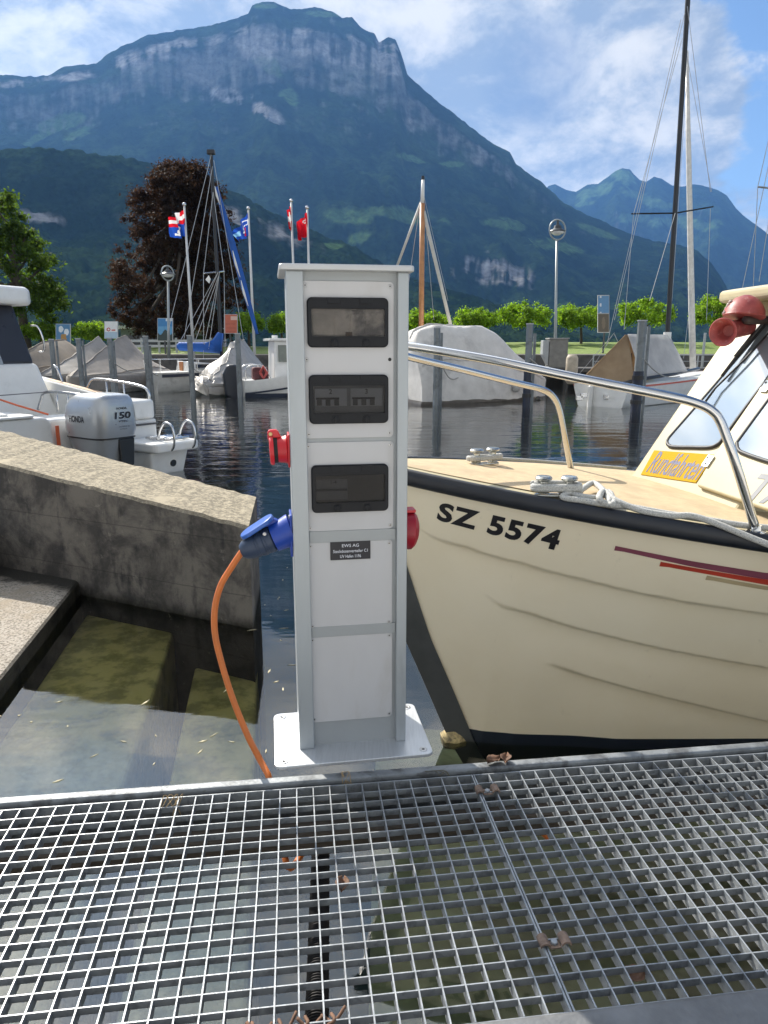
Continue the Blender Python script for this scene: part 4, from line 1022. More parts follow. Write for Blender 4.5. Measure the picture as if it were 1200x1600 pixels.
# red horn under the roof edge
hr = mat('faded_red_horn', (.30, .055, .05), .5, var=.25, vscale=24, col2=(.42, .20, .18), c2scale=40, c2lo=.55, c2hi=.75)
yh = 2.98
m0 = at(1129, 519, yh); m1 = at(1168, 510, yh + .14)
ax_ = (m1 - m0).normalized(); LL = (m1 - m0).length
b = MB(); b.lathe(m0, ax_, [(.05, .022), (.022, .034), (.006, .046), (0, .054), (.002, .058), (.008, .056), (.03, .044), (.06, .036), (LL, .037)], 24)
H1 = b.build('horn', hr, taxi, smooth=40)
c0 = at(1162, 496, yh + .06); c1 = at(1168, 462, yh + .07); ax2 = (c1 - c0).normalized(); L2 = (c1 - c0).length
b = MB(); b.lathe(c0, ax2, [(.002, .06), (0, .078), (.004, .082), (.012, .079), (.03, .076), (L2 * .6, .064), (L2 * .85, .045), (L2, .018), (L2 + .002, .001)], 24)
b.build('horn_body', hr, H1, smooth=40)
gr = MB(); rgn = random.Random(2)
for i in range(46):
    a = rgn.uniform(0, 6.28); d = rgn.uniform(.0, .05); e = ax2.cross(Vector((0, 0, 1))).normalized(); g_ = ax2.cross(e)
    a = 2.6 + a * .22; p = c0 + ax2 * (d + .010) + (e * math.cos(a) + g_ * math.sin(a)) * (.080 - .016 * d / .05)
    gr.lathe(p, Vector((rgn.uniform(-1, 1), rgn.uniform(-1, 1), rgn.uniform(-1, 1))), [(-.004, .001), (-.002, .006), (.002, .006), (.004, .001)], 6)
gr.build('flaking_paint', mat('flaked_paint', (.42, .34, .32), .9, var=.4, vscale=60), H1, smooth='all')
b = MB(); b.tube([at(1165, 500, yh + .04), at(1185, 500, yh + .10), fp(1215, 500, -.01)], .018, 8); b.build('horn_bracket', mat('bracket_dark', (.06, .04, .035), .6), H1, smooth='all')
# bow rails
near_foot = atz(1181, 829, .665)
far_foot = at(894, 741, 3.24)
apex = TIP + AX * -.05 + Vector((0, 0, 1.22))
near_path = [apex, at(600, 535, 2.50), at(640, 541, 2.42), at(760, 561, 2.34), at(900, 590, 2.26), at(1040, 618, 2.20), at(1085, 629, 2.19), at(1112, 642, 2.185), at(1128, 664, 2.18), at(1150, 726, 2.17), near_foot]
far_path = [apex, at(600, 546, 2.75), at(640, 558, 2.83), at(720, 577, 2.96), at(800, 597, 3.08), at(845, 608, 3.14), at(864, 620, 3.17), at(874, 642, 3.19), at(884, 692, 3.21), far_foot]
b = MB(); b.tube(spline(near_path, 8), .0145, 14); b.build('bow_rail', steel, taxi, smooth='all')
b = MB(); b.tube(spline(far_path, 8), .0145, 14); b.build('bow_rail', steel, taxi, smooth='all')
for p in (near_foot, far_foot):
    b = MB(); b.lathe(p + Vector((0, 0, -.012)), (0, 0, 1), [(0, .032), (.010, .032), (.014, .018), (.03, .016)], 16); b.build('rail_foot', steel, taxi, smooth=30)
# bollard cleats
chrome = mat('dull_chrome', (.60, .60, .56), .25, .9, var=.1, vscale=20)
def cleat(s_, lat, dirv, label=None, scale=1.0):
    c0 = deckpt(s_, lat, .0); d = dirv.normalized()
    n_ = Vector((-d.y, d.x, 0))
    b = MB().prism([c0 + d * a + n_ * e for a, e in rrect(-.085 * scale, .085 * scale, -.020, .020, .018)], (0, 0, .008)); o = b.build('cleat', chrome, taxi, bevel=.003)
    for k in (-1, 1):
        b = MB(); b.lathe(c0 + d * (k * .05 * scale) + Vector((0, 0, .012)), (0, 0, 1), [(0, .021), (.012, .014), (.038, .014), (.044, .026), (.051, .029), (.057, .024), (.058, .001)], 18); b.build('bollard_post', chrome, o, smooth=45)
    return c0
def deck_at(px, py, lo=.05, hi=2.5):       # deck point seen at a pixel
    best = None
    for s_ in np.linspace(lo, hi, 120):
        bb = float(bsheer(s_))
        for k in np.linspace(-1, 1, 41):
            p = deckpt(s_, bb * k); q = pix_arr(p.x, p.y, p.z); e = (q[0] - px) ** 2 + (q[1] - py) ** 2
            if best is None or e < best[0]: best = (e, s_, bb * k)
    return best[1], best[2]
s1, l1 = deck_at(757, 727); cleat(s1, l1, AX * .97 + ST * .25, scale=.8)
s2, l2 = deck_at(875, 778); l2 = max(l2, -float(bsheer(s2)) + .05); c2 = cleat(s2, l2, AX * .97 - ST * .25, scale=.85)
# ropes
rope = bpy.data.materials.new('flecked_rope'); rope.use_nodes = True
t = NT(rope.node_tree); vec = t.n('ShaderNodeTexCoord').outputs['Object']
vo = t.n('ShaderNodeTexVoronoi', {'Scale': 120}); t.put(vo.inputs['Vector'], vec)
rc = t.mix(t.rng(vo.outputs['Distance'], .10, .30), (.06, .08, .12), (.52, .52, .49))
rc = t.mix(t.rng(t.noise(vec, 300, 2, .5), .4, .6), rc, (.38, .38, .36))
b = t.n('ShaderNodeBsdfPrincipled', {'Base Color': rc, 'Roughness': .85})
bnn = t.n('ShaderNodeBump', {'Strength': .8, 'Distance': .002, 'Height': t.noise(vec, 260, 2, .5)}); t.put(b.inputs['Normal'], bnn.outputs[0])
t.n('ShaderNodeOutputMaterial', {'Surface': b.outputs[0]})
rp = MB(); rr = .0105
cl = c2 + Vector((0, 0, .012)); dA = (AX * .97 - ST * .25).normalized(); nA = Vector((-dA.y, dA.x, 0))
loop = []
for k in range(60):                        # turns round the two posts
    a = k / 59 * 2 * math.pi * 2.5
    loop.append(cl + dA * (.05 * math.copysign(min(1, abs(math.cos(a)) * 1.6), math.cos(a)) + .027 * math.cos(a)) + nA * (.026 * math.sin(a)) + Vector((0, 0, .012 + .018 * k / 59)))
rp.tube(spline(loop, 3), rr, 8)
def dp(px, py, dz=0.01, lift=0):
    s_, l_ = deck_at(px, py); return deckpt(s_, l_, dz + lift)
kn = [loop[-1], dp(895, 780, .02), dp(912, 776, .025), dp(926, 770, .03), dp(940, 778, .03), dp(952, 790, .022), dp(944, 798, .015), dp(934, 792, .03), dp(944, 785, .035), dp(962, 792, .025)]
tail = kn + [dp(1000, 804, .012), dp(1050, 818, .012), dp(1095, 829, .02)]
e = tail[-1]
se, le = deck_at(1110, 832)
for d_s in (.12, .25, .42, .7, 1.1):
    s_ = se + d_s; tail.append(TIP + AX * s_ + ST * (-float(bsheer(s_)) - .048) + Vector((0, 0, float(zsheer(s_)) + .012 - .075 * min(1, d_s / .35) - (.10 * max(0, d_s - .35)))))
rp.tube(spline(tail, 8), rr, 8)
rp.tube(spline([loop[0], dp(880, 790, .012), dp(910, 797, .012), dp(940, 803, .014), dp(958, 797, .02), dp(950, 783, .025), dp(935, 786, .02), dp(905, 786, .02), dp(872, 776, .02)], 8), rr, 8)
rp.tube(spline([dp(950, 800, .012), dp(985, 797, .012), dp(1040, 806, .010), dp(1110, 818, .010), dp(1160, 825, .010), dp(1240, 833, .010)], 8), rr, 8)
tag(rp.build('mooring_rope', rope, None, smooth='all'), 'grey flecked mooring rope knotted on the near cleat and hanging over the black rail', 'rope')
rp = MB()
pts = [deckpt(s1 + .05, l1, .03)]
cl = deckpt(s1, l1, .012); dA = (AX * .97 + ST * .25).normalized(); nA = Vector((-dA.y, dA.x, 0))
loop = [cl + dA * (.05 * math.copysign(min(1, abs(math.cos(a)) * 1.6), math.cos(a)) + .027 * math.cos(a)) + nA * (.026 * math.sin(a)) + Vector((0, 0, .012 + .003 * a / 3)) for a in [k / 40 * 4 * math.pi for k in range(41)]]
rp.tube(spline(loop, 3), .0075, 8)
far = [loop[-1]]
for d_s in (.06, .2, .4, .7, 1.0): far.append(deckpt(s1 + d_s, float(bsheer(s1 + d_s)) - .03, .01))
rp.tube(spline(far, 8), .0075, 8)
tag(rp.build('mooring_rope', rope, None, smooth='all'), 'thin rope from the far bow cleat along the far deck edge', 'rope')
# ================================================================ moored boats
white = mat('white_gelcoat', (.74, .74, .72), .32, var=.06, vscale=4, coat=.2, col2=(.60, .60, .57), c2scale=2.5, c2lo=.55, c2hi=.8)
offw = mat('grey_white_hull', (.55, .55, .53), .42, var=.1, vscale=4, col2=(.42, .42, .40), c2scale=3)
dkg = mat('dark_tinted_glass', (.012, .015, .02), .08, var=.05, spec=.6)
blackm = mat('black_trim', (.012, .012, .014), .35, var=.1)
steelb = mat('stainless_rail', (.66, .66, .66), .2, .9, var=.05)
silver = mat('silver_cowl_paint', (.44, .46, .48), .30, .45, var=.05, vscale=5, coat=.4)
class Frame:
    def __init__(s, o, heading): s.o = Vector(o); s.f = Vector((math.cos(heading), math.sin(heading), 0)); s.r = Vector((s.f.y, -s.f.x, 0))
    def __call__(s, f, r, z): return s.o + s.f * f + s.r * r + Vector((0, 0, z))
def shape(k, full=.4, p=2.2, stern=.88):
    a = stern + (1 - stern) * min(1, k / max(full, .01))
    return a * (1 - max(0, (k - full) / (1 - full)) ** p)
def make_hull(fr, L, B, zs0, zs1, m, root, draft=.35, flare=.86, rake=.12, name='hull', full=.4):
    rows = []
    for i in range(25):
        k = i / 24; hw = max(.004, B / 2 * shape(k, full)); zsh = zs0 + (zs1 - zs0) * k ** 1.6
        sec = [(0, -draft * (1 - .5 * k * k)), (.55 * flare * hw, -draft * .55 * (1 - .4 * k)), (flare * hw * .94, 0.02), (flare * hw * 1.02, zsh * .35), (hw * .985, zsh * .8), (hw, zsh)]
        pts = [(-a, z) for a, z in reversed(sec)] + sec[1:]
        rows.append([fr(k * L * (1 - rake) + rake * L * k * ((z + draft) / (zsh + draft)) ** .8, a, W + z) for a, z in pts])
    b = MB().grid(rows)
    b.f.append(tuple(range(10, -1, -1))); b.mi.append(0)
    return b.build(name, m, root, smooth=40)
def hw_at(k, B, full=.4): return B / 2 * shape(k, full)
def make_cover(fr, L, B, zg, ridge, m, root, skirt=.18, p=1.15, folds=.02, k0=-.02, k1=1.0, seed=0, full=.4, flat=0.0, zg1=None, name='cover', n=56):
    rows = []
    ks = [a for a, _ in ridge]; zsr = [b for _, b in ridge]
    zg1 = zg if zg1 is None else zg1
    for i in range(n):
        k = k0 + (k1 - k0) * i / (n - 1); kk = min(1, max(0, k))
        hw = max(.05, hw_at(kk, B, full) + .05); zr = float(np.interp(k, ks, zsr)); zgk = zg + (zg1 - zg) * kk ** 1.5
        row = []
        for j in range(33):
            a = -1 + 2 * j / 32; q = abs(a)
            if q > .86: e = (q - .86) / .14; lat = hw * (1 + .02 * e) * (1 if a > 0 else -1); z = zgk - skirt * e
            else:
                e = q / .86; e2 = max(0, (e - flat) / (1 - flat)); lat = hw * e * (1 if a > 0 else -1); z = zr + (zgk - zr) * e2 ** p
                if e2 > 0: z -= .05 * math.sin(math.pi * e2) * (zr - zgk)
            w = folds * (vnoise(np.array(k * 9 + q * 5.0), np.array(q * 2.0 + (3 if a > 0 else 0)), seed) - .5) * 2 + folds * .8 * (vnoise(np.array(k * 26 - q * 9.), np.array(a * 3.), seed + 1) - .5) * 2
            row.append(fr(k * L, lat + w * .6, W + z + float(w)))
        rows.append(row)
    b = MB().grid(rows)
    nn = len(rows[0]); b.f.append(tuple(range(nn - 1, -1, -1))); b.mi.append(0)
    b.f.append(tuple((n - 1) * nn + j for j in range(nn))); b.mi.append(0)
    o = b.build(name, m, root, smooth=60)
    sm = MB()                                            # sewn ridge and side seams, hem cord
    for j_ in (5, 16, 27): sm.tube([Vector(r_[j_]) + fr.r * (.012 * (j_ - 16) / 11) + Vector((0, 0, .014)) for r_ in rows[1:-1]], .016, 5)
    sm.build('seam', m, o, smooth='all')
    return o
def fabric(name, col, var=.14, tr=.0):
    return mat(name, col, .85, var=var, vscale=2.2, bump=.35, bscale=5.0, col2=tuple(c_ * .72 for c_ in col), c2scale=1.1, c2lo=.5, c2hi=.72, spec=.25)

# ---- white motorboat with a silver outboard, beyond the concrete wall
HB = math.atan2(.57, -.82); MBF = Frame((-3.12, 9.79, 0), HB)      # r is measured from the starboard quarter, negative to port
def mb(f, r, z): return MBF(f, r, z)
mroot = empty('motorboat', tuple(mb(2.5, -1.15, W)), 'white motorboat with wheelhouse and silver outboard beyond the concrete wall', 'boat')
HF = Frame(mb(0, -1.15, 0), HB)
make_hull(HF, 6.8, 2.36, .62, 1.35, white, mroot, draft=.4, flare=.93, full=.45)
Zd = W
# bulwarks along both sides and the cockpit between them
for side in (1, -1):
    b = MB(); rows = []
    for k in np.linspace(.0, .58, 16):
        hw = hw_at(k, 2.36, .45); zt = .40 + .44 * k / .58 + .10
        o_, i_ = side * hw, side * (hw - .16)
        rows.append([HF(k * 6.8, o_, .22), HF(k * 6.8, o_ - side * .01, zt - .02), HF(k * 6.8, o_ - side * .03, zt), HF(k * 6.8, i_ + side * .02, zt), HF(k * 6.8, i_, zt - .02), HF(k * 6.8, i_, .0)])
    b.grid(rows); kk = 0; b.f.append(tuple(range(6))); b.mi.append(0); b.f.append(tuple(range(15 * 6 + 5, 15 * 6 - 1, -1))); b.mi.append(0)
    b.build('bulwark', white, mroot, smooth=35)
    tk = MB(); rows = []
    for k in np.linspace(.03, .36, 12):
        hw = hw_at(k, 2.36, .45); zt = .40 + .44 * k / .58 + .104
        rows.append([HF(k * 6.8, side * (hw - .035), zt), HF(k * 6.8, side * (hw - .135), zt)])
    tk.grid(rows); o = tk.build('teak_strip', mat('teak', (.34, .20, .09), .6, var=.25, vscale=14), mroot); sl_ = o.modifiers.new('t', 'SOLIDIFY'); sl_.thickness = .012
b = MB(); b.box(.1, 3.8, -1.02, 1.02, .0, .03, HF); b.build('cockpit_floor', mat('grey_cockpit_floor', (.45, .46, .46), .6), mroot)
# aft bench with curved corner, port quarter box, engine well walls
b = MB(); b.box(.05, .62, -.98, .98, .03, .40, HF); b.build('aft_bench', white, mroot, bevel=.04, seg=3)
b = MB(); b.prism([mb(f, -2.36 + r, .445) for f, r in rrect(-.10, .70, -.02, .62, .12)], (0, 0, .03)); b.build('bench_lid', white, mroot, bevel=.01)
b = MB(); b.prism([mb(-.06, r, z) for r, z in rrect(-2.34, -1.55, -.20, .44, .12, 5)], MBF.f * .5); b.build('quarter_box', white, mroot, bevel=.03, seg=3)
b = MB(); b.box(-.03, .35, -.78, -.03, -.12, .30, mb); b.build('quarter_box', white, mroot, bevel=.03, seg=3)
b = MB()
b.prism([mb(f, r, .30) for f, r in ((.62, -.02), (.0, -.03), (-.05, -.10), (-.05, -.62), (.05, -.78), (.62, -.78))], (0, 0, .26)); b.build('quarter_coaming', white, mroot, bevel=.05, seg=4)
b = MB(); b.box(-.075, -.045, -.70, -.06, .225, .25, mb); b.build('rubbing_strip', mat('grey_strip', (.06, .06, .065), .5), mroot, bevel=.006)
# swimming platform with bracket and ladder
b = MB(); b.prism([mb(f, r, -.06) for f, r in rrect(-.80, -.04, -.66, .06, .10, 5)], (0, 0, .125)); b.build('swim_platform', white, mroot, bevel=.03, seg=3)
b = MB(); b.hexa([mb(-.55, -.55, -.40), mb(-.55, -.05, -.40), mb(-.05, -.05, -.55), mb(-.05, -.60, -.55), mb(-.62, -.62, -.062), mb(-.62, .0, -.062), mb(-.05, .02, -.062), mb(-.05, -.62, -.062)]); PB = b.build('platform_bracket', white, mroot, bevel=.03, seg=3)
b = MB(); b.lathe(mb(-.60, -.24, -.235), -MBF.f, [(-.06, .05), (-.012, .05), (-.006, .04)], 16); b.build('exhaust_hole', blackm, PB)
lad = MB()
for r in (-.42, -.08):
    lad.tube(spline([mb(-.30, r, .09), mb(-.52, r, .10), mb(-.60, r, .22), mb(-.70, r, .31), mb(-.83, r, .27), mb(-.86, r, .10), mb(-.80, r, -.03), mb(-.62, r, -.02)], 5), .016, 8)
for f in (-.40, -.55, -.70): lad.tube([mb(f, -.44, .095), mb(f, -.06, .095)], .022, 8)
lad.build('ladder', steelb, mroot, smooth='all')
# rails at the stern
for pts in ([(.05, -.06, .50), (.07, -.06, .66), (.30, -.06, .74), (1.2, -.06, .80), (1.42, -.06, .72), (1.5, -.07, .52)], [(.10, -.95, .42), (.13, -.95, .60), (.35, -.95, .66), (1.05, -.94, .66), (1.2, -.94, .56), (1.3, -.94, .42)]):
    rl = MB(); rl.tube(spline([mb(*q) for q in pts], 6), .019, 8)
    for f in ((.6, 1.0) if pts[0][1] > -.5 else (.55, .8)): rl.tube([mb(f, pts[0][1], .42), mb(f, pts[0][1], .77 if pts[0][1] > -.5 else .66)], .014, 6)
    rl.build('stern_rail', steelb, mroot, smooth='all')
b = MB(); b.tube([mb(1.0, -.95, .665), mb(.9, -1.6, .66), mb(.8, -2.6, .655), mb(.7, -3.4, .65)], .007, 6); b.build('line', mat('grey_line', (.12, .12, .13), .6), mroot)
orange = mat('orange_strap', (.62, .13, .05), .6, var=.1)
b = MB(); b.prism([mb(.9, -1.74 + a, .50 + c_) for a, c_ in rrect(-.04, .04, -.09, .12, .02)], MBF.f * .03); b.tube([mb(.9, -1.72, .64), mb(.6, -1.60, .55), mb(.35, -1.35, .43)], .012, 6)
b.prism([mb(-.075, -1.50 + a, .09 + c_) for a, c_ in ((-.022, -.22), (.022, -.22), (.022, .24), (-.022, .24))], MBF.f * .01); b.build('strap', orange, mroot)
b = MB(); b.cyl(mb(.25, -2.05, .47), mb(.25, -2.05, .56), .022); b.build('cleat', blackm, mroot)
def mc(f, r, z): return mb(f - .60, r + .06, z)
# wheelhouse
for (r0, r1) in ((-2.14, -.16),):
    b = MB(); b.hexa([mc(2.72, r0, .15), mc(2.72, r1, .15), mc(4.9, r1 - .12, .2), mc(4.9, r0 + .12, .2), mc(2.86, r0 + .06, 1.02), mc(2.86, r1 - .22, 1.02), mc(4.6, r1 - .3, 1.02), mc(4.6, r0 + .3, 1.02)]); b.build('cabin_base', white, mroot, bevel=.07, seg=4)
    b = MB(); b.hexa([mc(2.88, r0 + .08, 1.0), mc(2.88, r1 - .26, 1.0), mc(4.6, r1 - .3, 1.0), mc(4.6, r0 + .3, 1.0), mc(3.05, r0 + .14, 1.86), mc(3.05, r1 - .40, 1.86), mc(4.1, r1 - .4, 1.86), mc(4.1, r0 + .4, 1.86)])
    CABT = b.build('cabin_top', mat('dark_blue_cabin', (.018, .020, .03), .3, var=.08), mroot, bevel=.05, seg=3)
    # glazed aft bulkhead with a black frame
    ro = r1 - .60
    b = MB(); b.hexa([mc(2.852, r0 + .2, .70), mc(2.852, ro, .70), mc(2.90, ro, .70), mc(2.90, r0 + .2, .70), mc(3.02, r0 + .24, 1.84), mc(3.02, ro - .20, 1.84), mc(3.06, ro - .20, 1.84), mc(3.06, r0 + .24, 1.84)]); WD = b.build('window', blackm, mroot, bevel=.012)
    gg = glass('cabin_pane', (.5, .55, .55, 1), .10, .03, .82, (.34, .35, .34))
    b = MB(); b.hexa([mc(2.848, r0 + .26, .80), mc(2.848, ro - .09, .80), mc(2.858, ro - .09, .80), mc(2.858, r0 + .26, .80), mc(3.002, r0 + .3, 1.76), mc(3.002, ro - .26, 1.76), mc(3.012, ro - .26, 1.76), mc(3.012, r0 + .3, 1.76)]); b.build('pane', gg, WD)
rr_ = MB(); rr_.prism([mc(f, r, 1.84) for f, r in ((2.62, -2.2), (2.62, -1.0), (2.70, -.50), (2.95, -.34), (4.3, -.45), (4.6, -.8), (4.6, -1.6), (4.3, -2.0), (2.9, -2.2))], (0, 0, .25)); rr_.build('roof', white, mroot, bevel=.07, seg=4)
b = MB(); b.tube(spline([mc(2.93, -.40, 1.56), mc(2.84, -.34, 1.54), mc(2.80, -.30, 1.36), mc(2.84, -.28, 1.2), mc(2.90, -.33, 1.18)], 5), .014, 6); b.build('grab_rail', steelb, mroot, smooth='all')
b = MB(); b.tube(spline([mc(2.95, -.08, .98), mc(2.85, -.08, .90), mc(2.72, -.08, .62), mc(2.68, -.08, .50)], 5), .016, 6); b.build('grab_rail', steelb, mroot, smooth='all')
# outboard
OC = (-.42, -1.15)
def ob(x, y, z): return mb(OC[0] + x, OC[1] + y, z)
def sup(l, w, n_, cx, z, m_=36, e=5.0):
    out = []
    for j in range(m_):
        a = 2 * math.pi * j / m_; c_, s_ = math.cos(a), math.sin(a)
        out.append(ob(cx + l * math.copysign(abs(c_) ** (2 / e), c_), w * math.copysign(abs(s_) ** (2 / e), s_), z))
    return out
b = MB(); b.grid([sup(*q) for q in [(.24, .17, 0, -.02, -.26), (.30, .225, 0, -.01, -.05), (.365, .265, 0, 0, .19)]], True); OBL = b.build('outboard_lower', mat('silver_lower_cowl', (.36, .38, .40), .35, .4, var=.06), mroot, smooth=45)
prof = [(.375, .272, 0, 0, .205), (.392, .288, 0, -.005, .30), (.392, .288, 0, -.01, .44), (.378, .276, 0, -.022, .56), (.345, .252, 0, -.045, .645), (.285, .21, 0, -.085, .695), (.17, .13, 0, -.13, .716), (.03, .02, 0, -.14, .72)]
b = MB(); b.grid([sup(*q) for q in prof], True); COW = b.build('cowl', silver, mroot, smooth=60)
b = MB(); b.grid([sup(.371, .269, 0, 0, .186), sup(.381, .279, 0, 0, .190), sup(.381, .279, 0, 0, .204), sup(.371, .269, 0, 0, .208)], True); b.build('cowl_seam', blackm, mroot, smooth=30)
b = MB(); b.prism([ob(-.378, y, z) for y, z in rrect(-.15, .15, .585, .635, .02)], MBF.f * .02); b.build('air_vent', blackm, COW)
b = MB(); b.prism([ob(-.372, y, z) for y, z in ((-.02, .185), (.20, .185), (.17, -.14), (.0, -.2))], MBF.f * .04); b.build('rear_cover', blackm, OBL, bevel=.01)
b = MB(); b.hexa([ob(-.12, -.06, -1.0), ob(-.12, .06, -1.0), ob(.12, .06, -1.0), ob(.12, -.06, -1.0), ob(-.18, -.14, -.24), ob(-.18, .14, -.24), ob(.22, .14, -.24), ob(.22, -.14, -.24)]); b.build('outboard_leg', mat('silver_lower_cowl', (0, 0, 0)), mroot, bevel=.03)
bl_ = mat('cowl_lettering', (.012, .012, .02), .45)
def aft_text(body, h, w, yc, z, shear=0, bold=.01, x=-.4075):
    v, f = lettering(body, w, h, bold, shear)
    MB().add([ob(x + .10 * max(0, z + c_ - .50), yc - w / 2 + a, z + c_) for a, c_ in v], f).build('lettering', bl_, COW, fixn=False)
aft_text('HONDA', .026, .14, .03, .535, 0, .02); aft_text('150', .075, .22, .035, .43, .1, .03); aft_text('VTEC', .022, .13, .04, .385, .2, .015); aft_text('POWERED BY', .014, .15, .05, .325, .2, 0); aft_text('HONDA', .012, .10, .03, .300, .2, 0)
v, f = lettering('HONDA', .30, .075, .02)
MB().add([ob(.24 - a * 1.0 - .06, -.2905 - .0, .385 + c_) for a, c_ in v], f).build('lettering', bl_, COW, fixn=False)

# ---- covered boats on the left
coverA = fabric('tan_boat_cover', (.25, .215, .175)); coverB = fabric('pale_boat_cover', (.31, .295, .275)); coverC = fabric('grey_boat_cover', (.27, .245, .22))
silvc = mat('silver_tarpaulin', (.32, .30, .275), .5, var=.15, vscale=2, bump=1.0, bscale=3.5, col2=(.17, .165, .155), c2scale=1.8, c2lo=.5, c2hi=.7)
def two(bow, yb, stern, ys):
    a, b_ = at(*bow, yb), at(*stern, ys); a.z = b_.z = 0
    d = a - b_; return Frame(b_, math.atan2(d.y, d.x)), d.length
def covered(name, bow, yb, stern, ys, B, zg, ridge, m, label, hullm=offw, **kw):
    fr, L = two(bow, yb, stern, ys)
    root = empty(name, tuple(fr(L / 2, 0, W)), label, 'boat', 'covered boats moored along the shore')
    make_hull(fr, L, B, zg, zg * 1.1, hullm, root, draft=.3)
    make_cover(fr, L, B, zg, ridge, m, root, **kw)
    return fr, L, root
covered('covered_boat', (10, 600), 25.2, (140, 600), 32, 2.3, .75, [(0, 1.3), (.3, 1.95), (.55, 1.85), (1, 1.05)], coverA, 'boat under a tan cover, furthest left of the covered boats', seed=3, p=1.3)
covered('covered_boat', (62, 600), 24.8, (180, 600), 31.2, 2.4, .62, [(0, 1.3), (.2, 2.08), (.45, 1.6), (.6, 1.25), (1, .72)], coverB, 'boat under a pale low tent cover between the tan and the grey covered boats', seed=5, p=1.1)
covered('covered_boat', (112, 603), 24.4, (228, 603), 30.6, 2.7, .62, [(0, 1.25), (.25, 2.08), (.38, 1.98), (1, .66)], coverC, 'boat under a large grey ridge tent cover', seed=7, p=1.0, skirt=.45)
fr, L, root = covered('covered_boat', (322, 612), 24.0, (396, 606), 30.0, 2.6, .38, [(0, 1.1), (.22, 2.02), (.34, 1.98), (.7, 1.1), (1, .30)], silvc, 'boat under a crumpled silver tarpaulin beside the blue sail', seed=9, p=1.0, folds=.11, skirt=.2)

# ---- sailing boat with a blue boom cover
fr, L = two((392, 606), 29.5, (236, 606), 27.0)
sroot = empty('sailing_boat', tuple(fr(L / 2, 0, W)), 'grey white sailing boat with blue sail cover and blue furled jib', 'sailing boat')
make_hull(fr, L, 2.0, .72, .92, offw, sroot, draft=.4)
b = MB(); rows = []
for k in np.linspace(.03, .9, 16):
    hw = hw_at(k, 2.0) * 1.004
    z = W + (.72 + .2 * k ** 1.6)
    rows.append([fr(k * L * .99, -hw - .012, z - .06), fr(k * L * .99, -hw * .99 - .012, z - .17)])
    if False: pass
b.grid(rows)
rows = [[fr(k * L * .99, hw_at(k, 2.0) * 1.004 + .012, W + (.72 + .2 * k ** 1.6) - .06), fr(k * L * .99, hw_at(k, 2.0) * .994 + .012, W + (.72 + .2 * k ** 1.6) - .17)] for k in np.linspace(.03, .9, 16)]
b.grid(rows); b.build('sheer_stripe', mat('navy_stripe', (.02, .028, .05), .4), sroot)
rows = [[fr(k * L, hw_at(k, 2.0) * a * .985, W + .70 + .2 * k ** 1.6 + .03 * (1 - a * a)) for a in np.linspace(-1, 1, 7)] for k in np.linspace(.0, .98, 20)]
MB().grid(rows).build('deck', white, sroot, smooth='all')
b = MB(); b.hexa([fr(L * .30, -.62, W + .7), fr(L * .30, .62, W + .7), fr(L * .72, .40, W + .8), fr(L * .72, -.40, W + .8), fr(L * .31, -.52, W + 1.12), fr(L * .31, .52, W + 1.12), fr(L * .66, .30, W + 1.0), fr(L * .66, -.30, W + 1.0)]); CB_ = b.build('cabin', white, sroot, bevel=.04, seg=3)
for side in (-1, 1):
    b = MB(); b.hexa([fr(L * .38, side * .635, W + .86), fr(L * .58, side * .56, W + .89), fr(L * .58, side * .545, W + .89), fr(L * .38, side * .62, W + .86), fr(L * .38, side * .585, W + 1.0), fr(L * .58, side * .51, W + 1.0), fr(L * .58, side * .50, W + 1.0), fr(L * .38, side * .57, W + 1.0)]); b.build('window', dkg, CB_)
b = MB(); b.box(L * .292, L * .30, -.16, .16, W + .72, W + 1.10, fr); b.build('companionway_board', mat('varnished_board', (.36, .15, .06), .4, var=.2, vscale=8), CB_)
mst = mat('dark_mast', (.03, .032, .036), .35, .4, var=.1)
mk = (at(345, 545, 28.4) - fr.o).dot(fr.f) / L
mbase = at(345, 530, 28.5); mtop = at(330, 240, 28.5)
b = MB(); b.tube([Vector((mbase.x, mbase.y, W + .9)), mbase, mtop], [.075, .075, .06], 8)
b.box(-.14, .14, -.1, .1, -.02, .12, lambda x, y, z: mtop + Vector((x, y, z))); MST = b.build('mast', mst, sroot, smooth=30)
b = MB()
sp_ = at(341, 425, 28.5)
b.tube([at(318, 427, 28.2), sp_, at(350, 424, 28.9)], .03, 6); b.build('spreader', steelb, MST)
blue = mat('blue_sail_cover', (.010, .085, .36), .7, var=.2, vscale=3, bump=.6, bscale=6)
b = MB(); bm0 = at(276, 541, 28.2); bm1 = at(328, 543, 28.4); bm2 = at(344, 544, 28.5)
b.tube([bm0, bm0.lerp(bm1, .08), bm0.lerp(bm1, .5), bm1, bm2], [.06, .17, .18, .21, .22], 10); b.prism([at(318, 548, 28.25), at(345, 549, 28.25), at(346, 521, 28.25), at(340, 519, 28.25), at(332, 531, 28.25), at(318, 538, 28.25)], (0, .34, 0)); b.build('boom_cover', blue, sroot, smooth='all')
b = MB(); j0 = at(338, 292, 28.6); j1 = at(402, 522, 29.2); pts = [j0.lerp(j1, k / 14) for k in range(15)]
b.tube(pts, [.05 + .08 * math.sin(math.pi * min(1, k / 14 * .9 + .06)) for k in range(15)], 8); JB = b.build('furled_jib', blue, sroot, smooth='all')
b = MB()
for a, c_ in ((.42, .60), (.62, .80), (.0, .12)):
    q0, q1 = j0.lerp(j1, a), j0.lerp(j1, c_); b.tube([q0 + Vector((-.03, -.12, 0)), q0.lerp(q1, .5) + Vector((-.05, -.13, 0)), q1 + Vector((-.03, -.12, 0))], [.012, .05, .012], 6)
b.build('sail_edge', white, JB, smooth='all')
rg_ = MB(); thin = .011
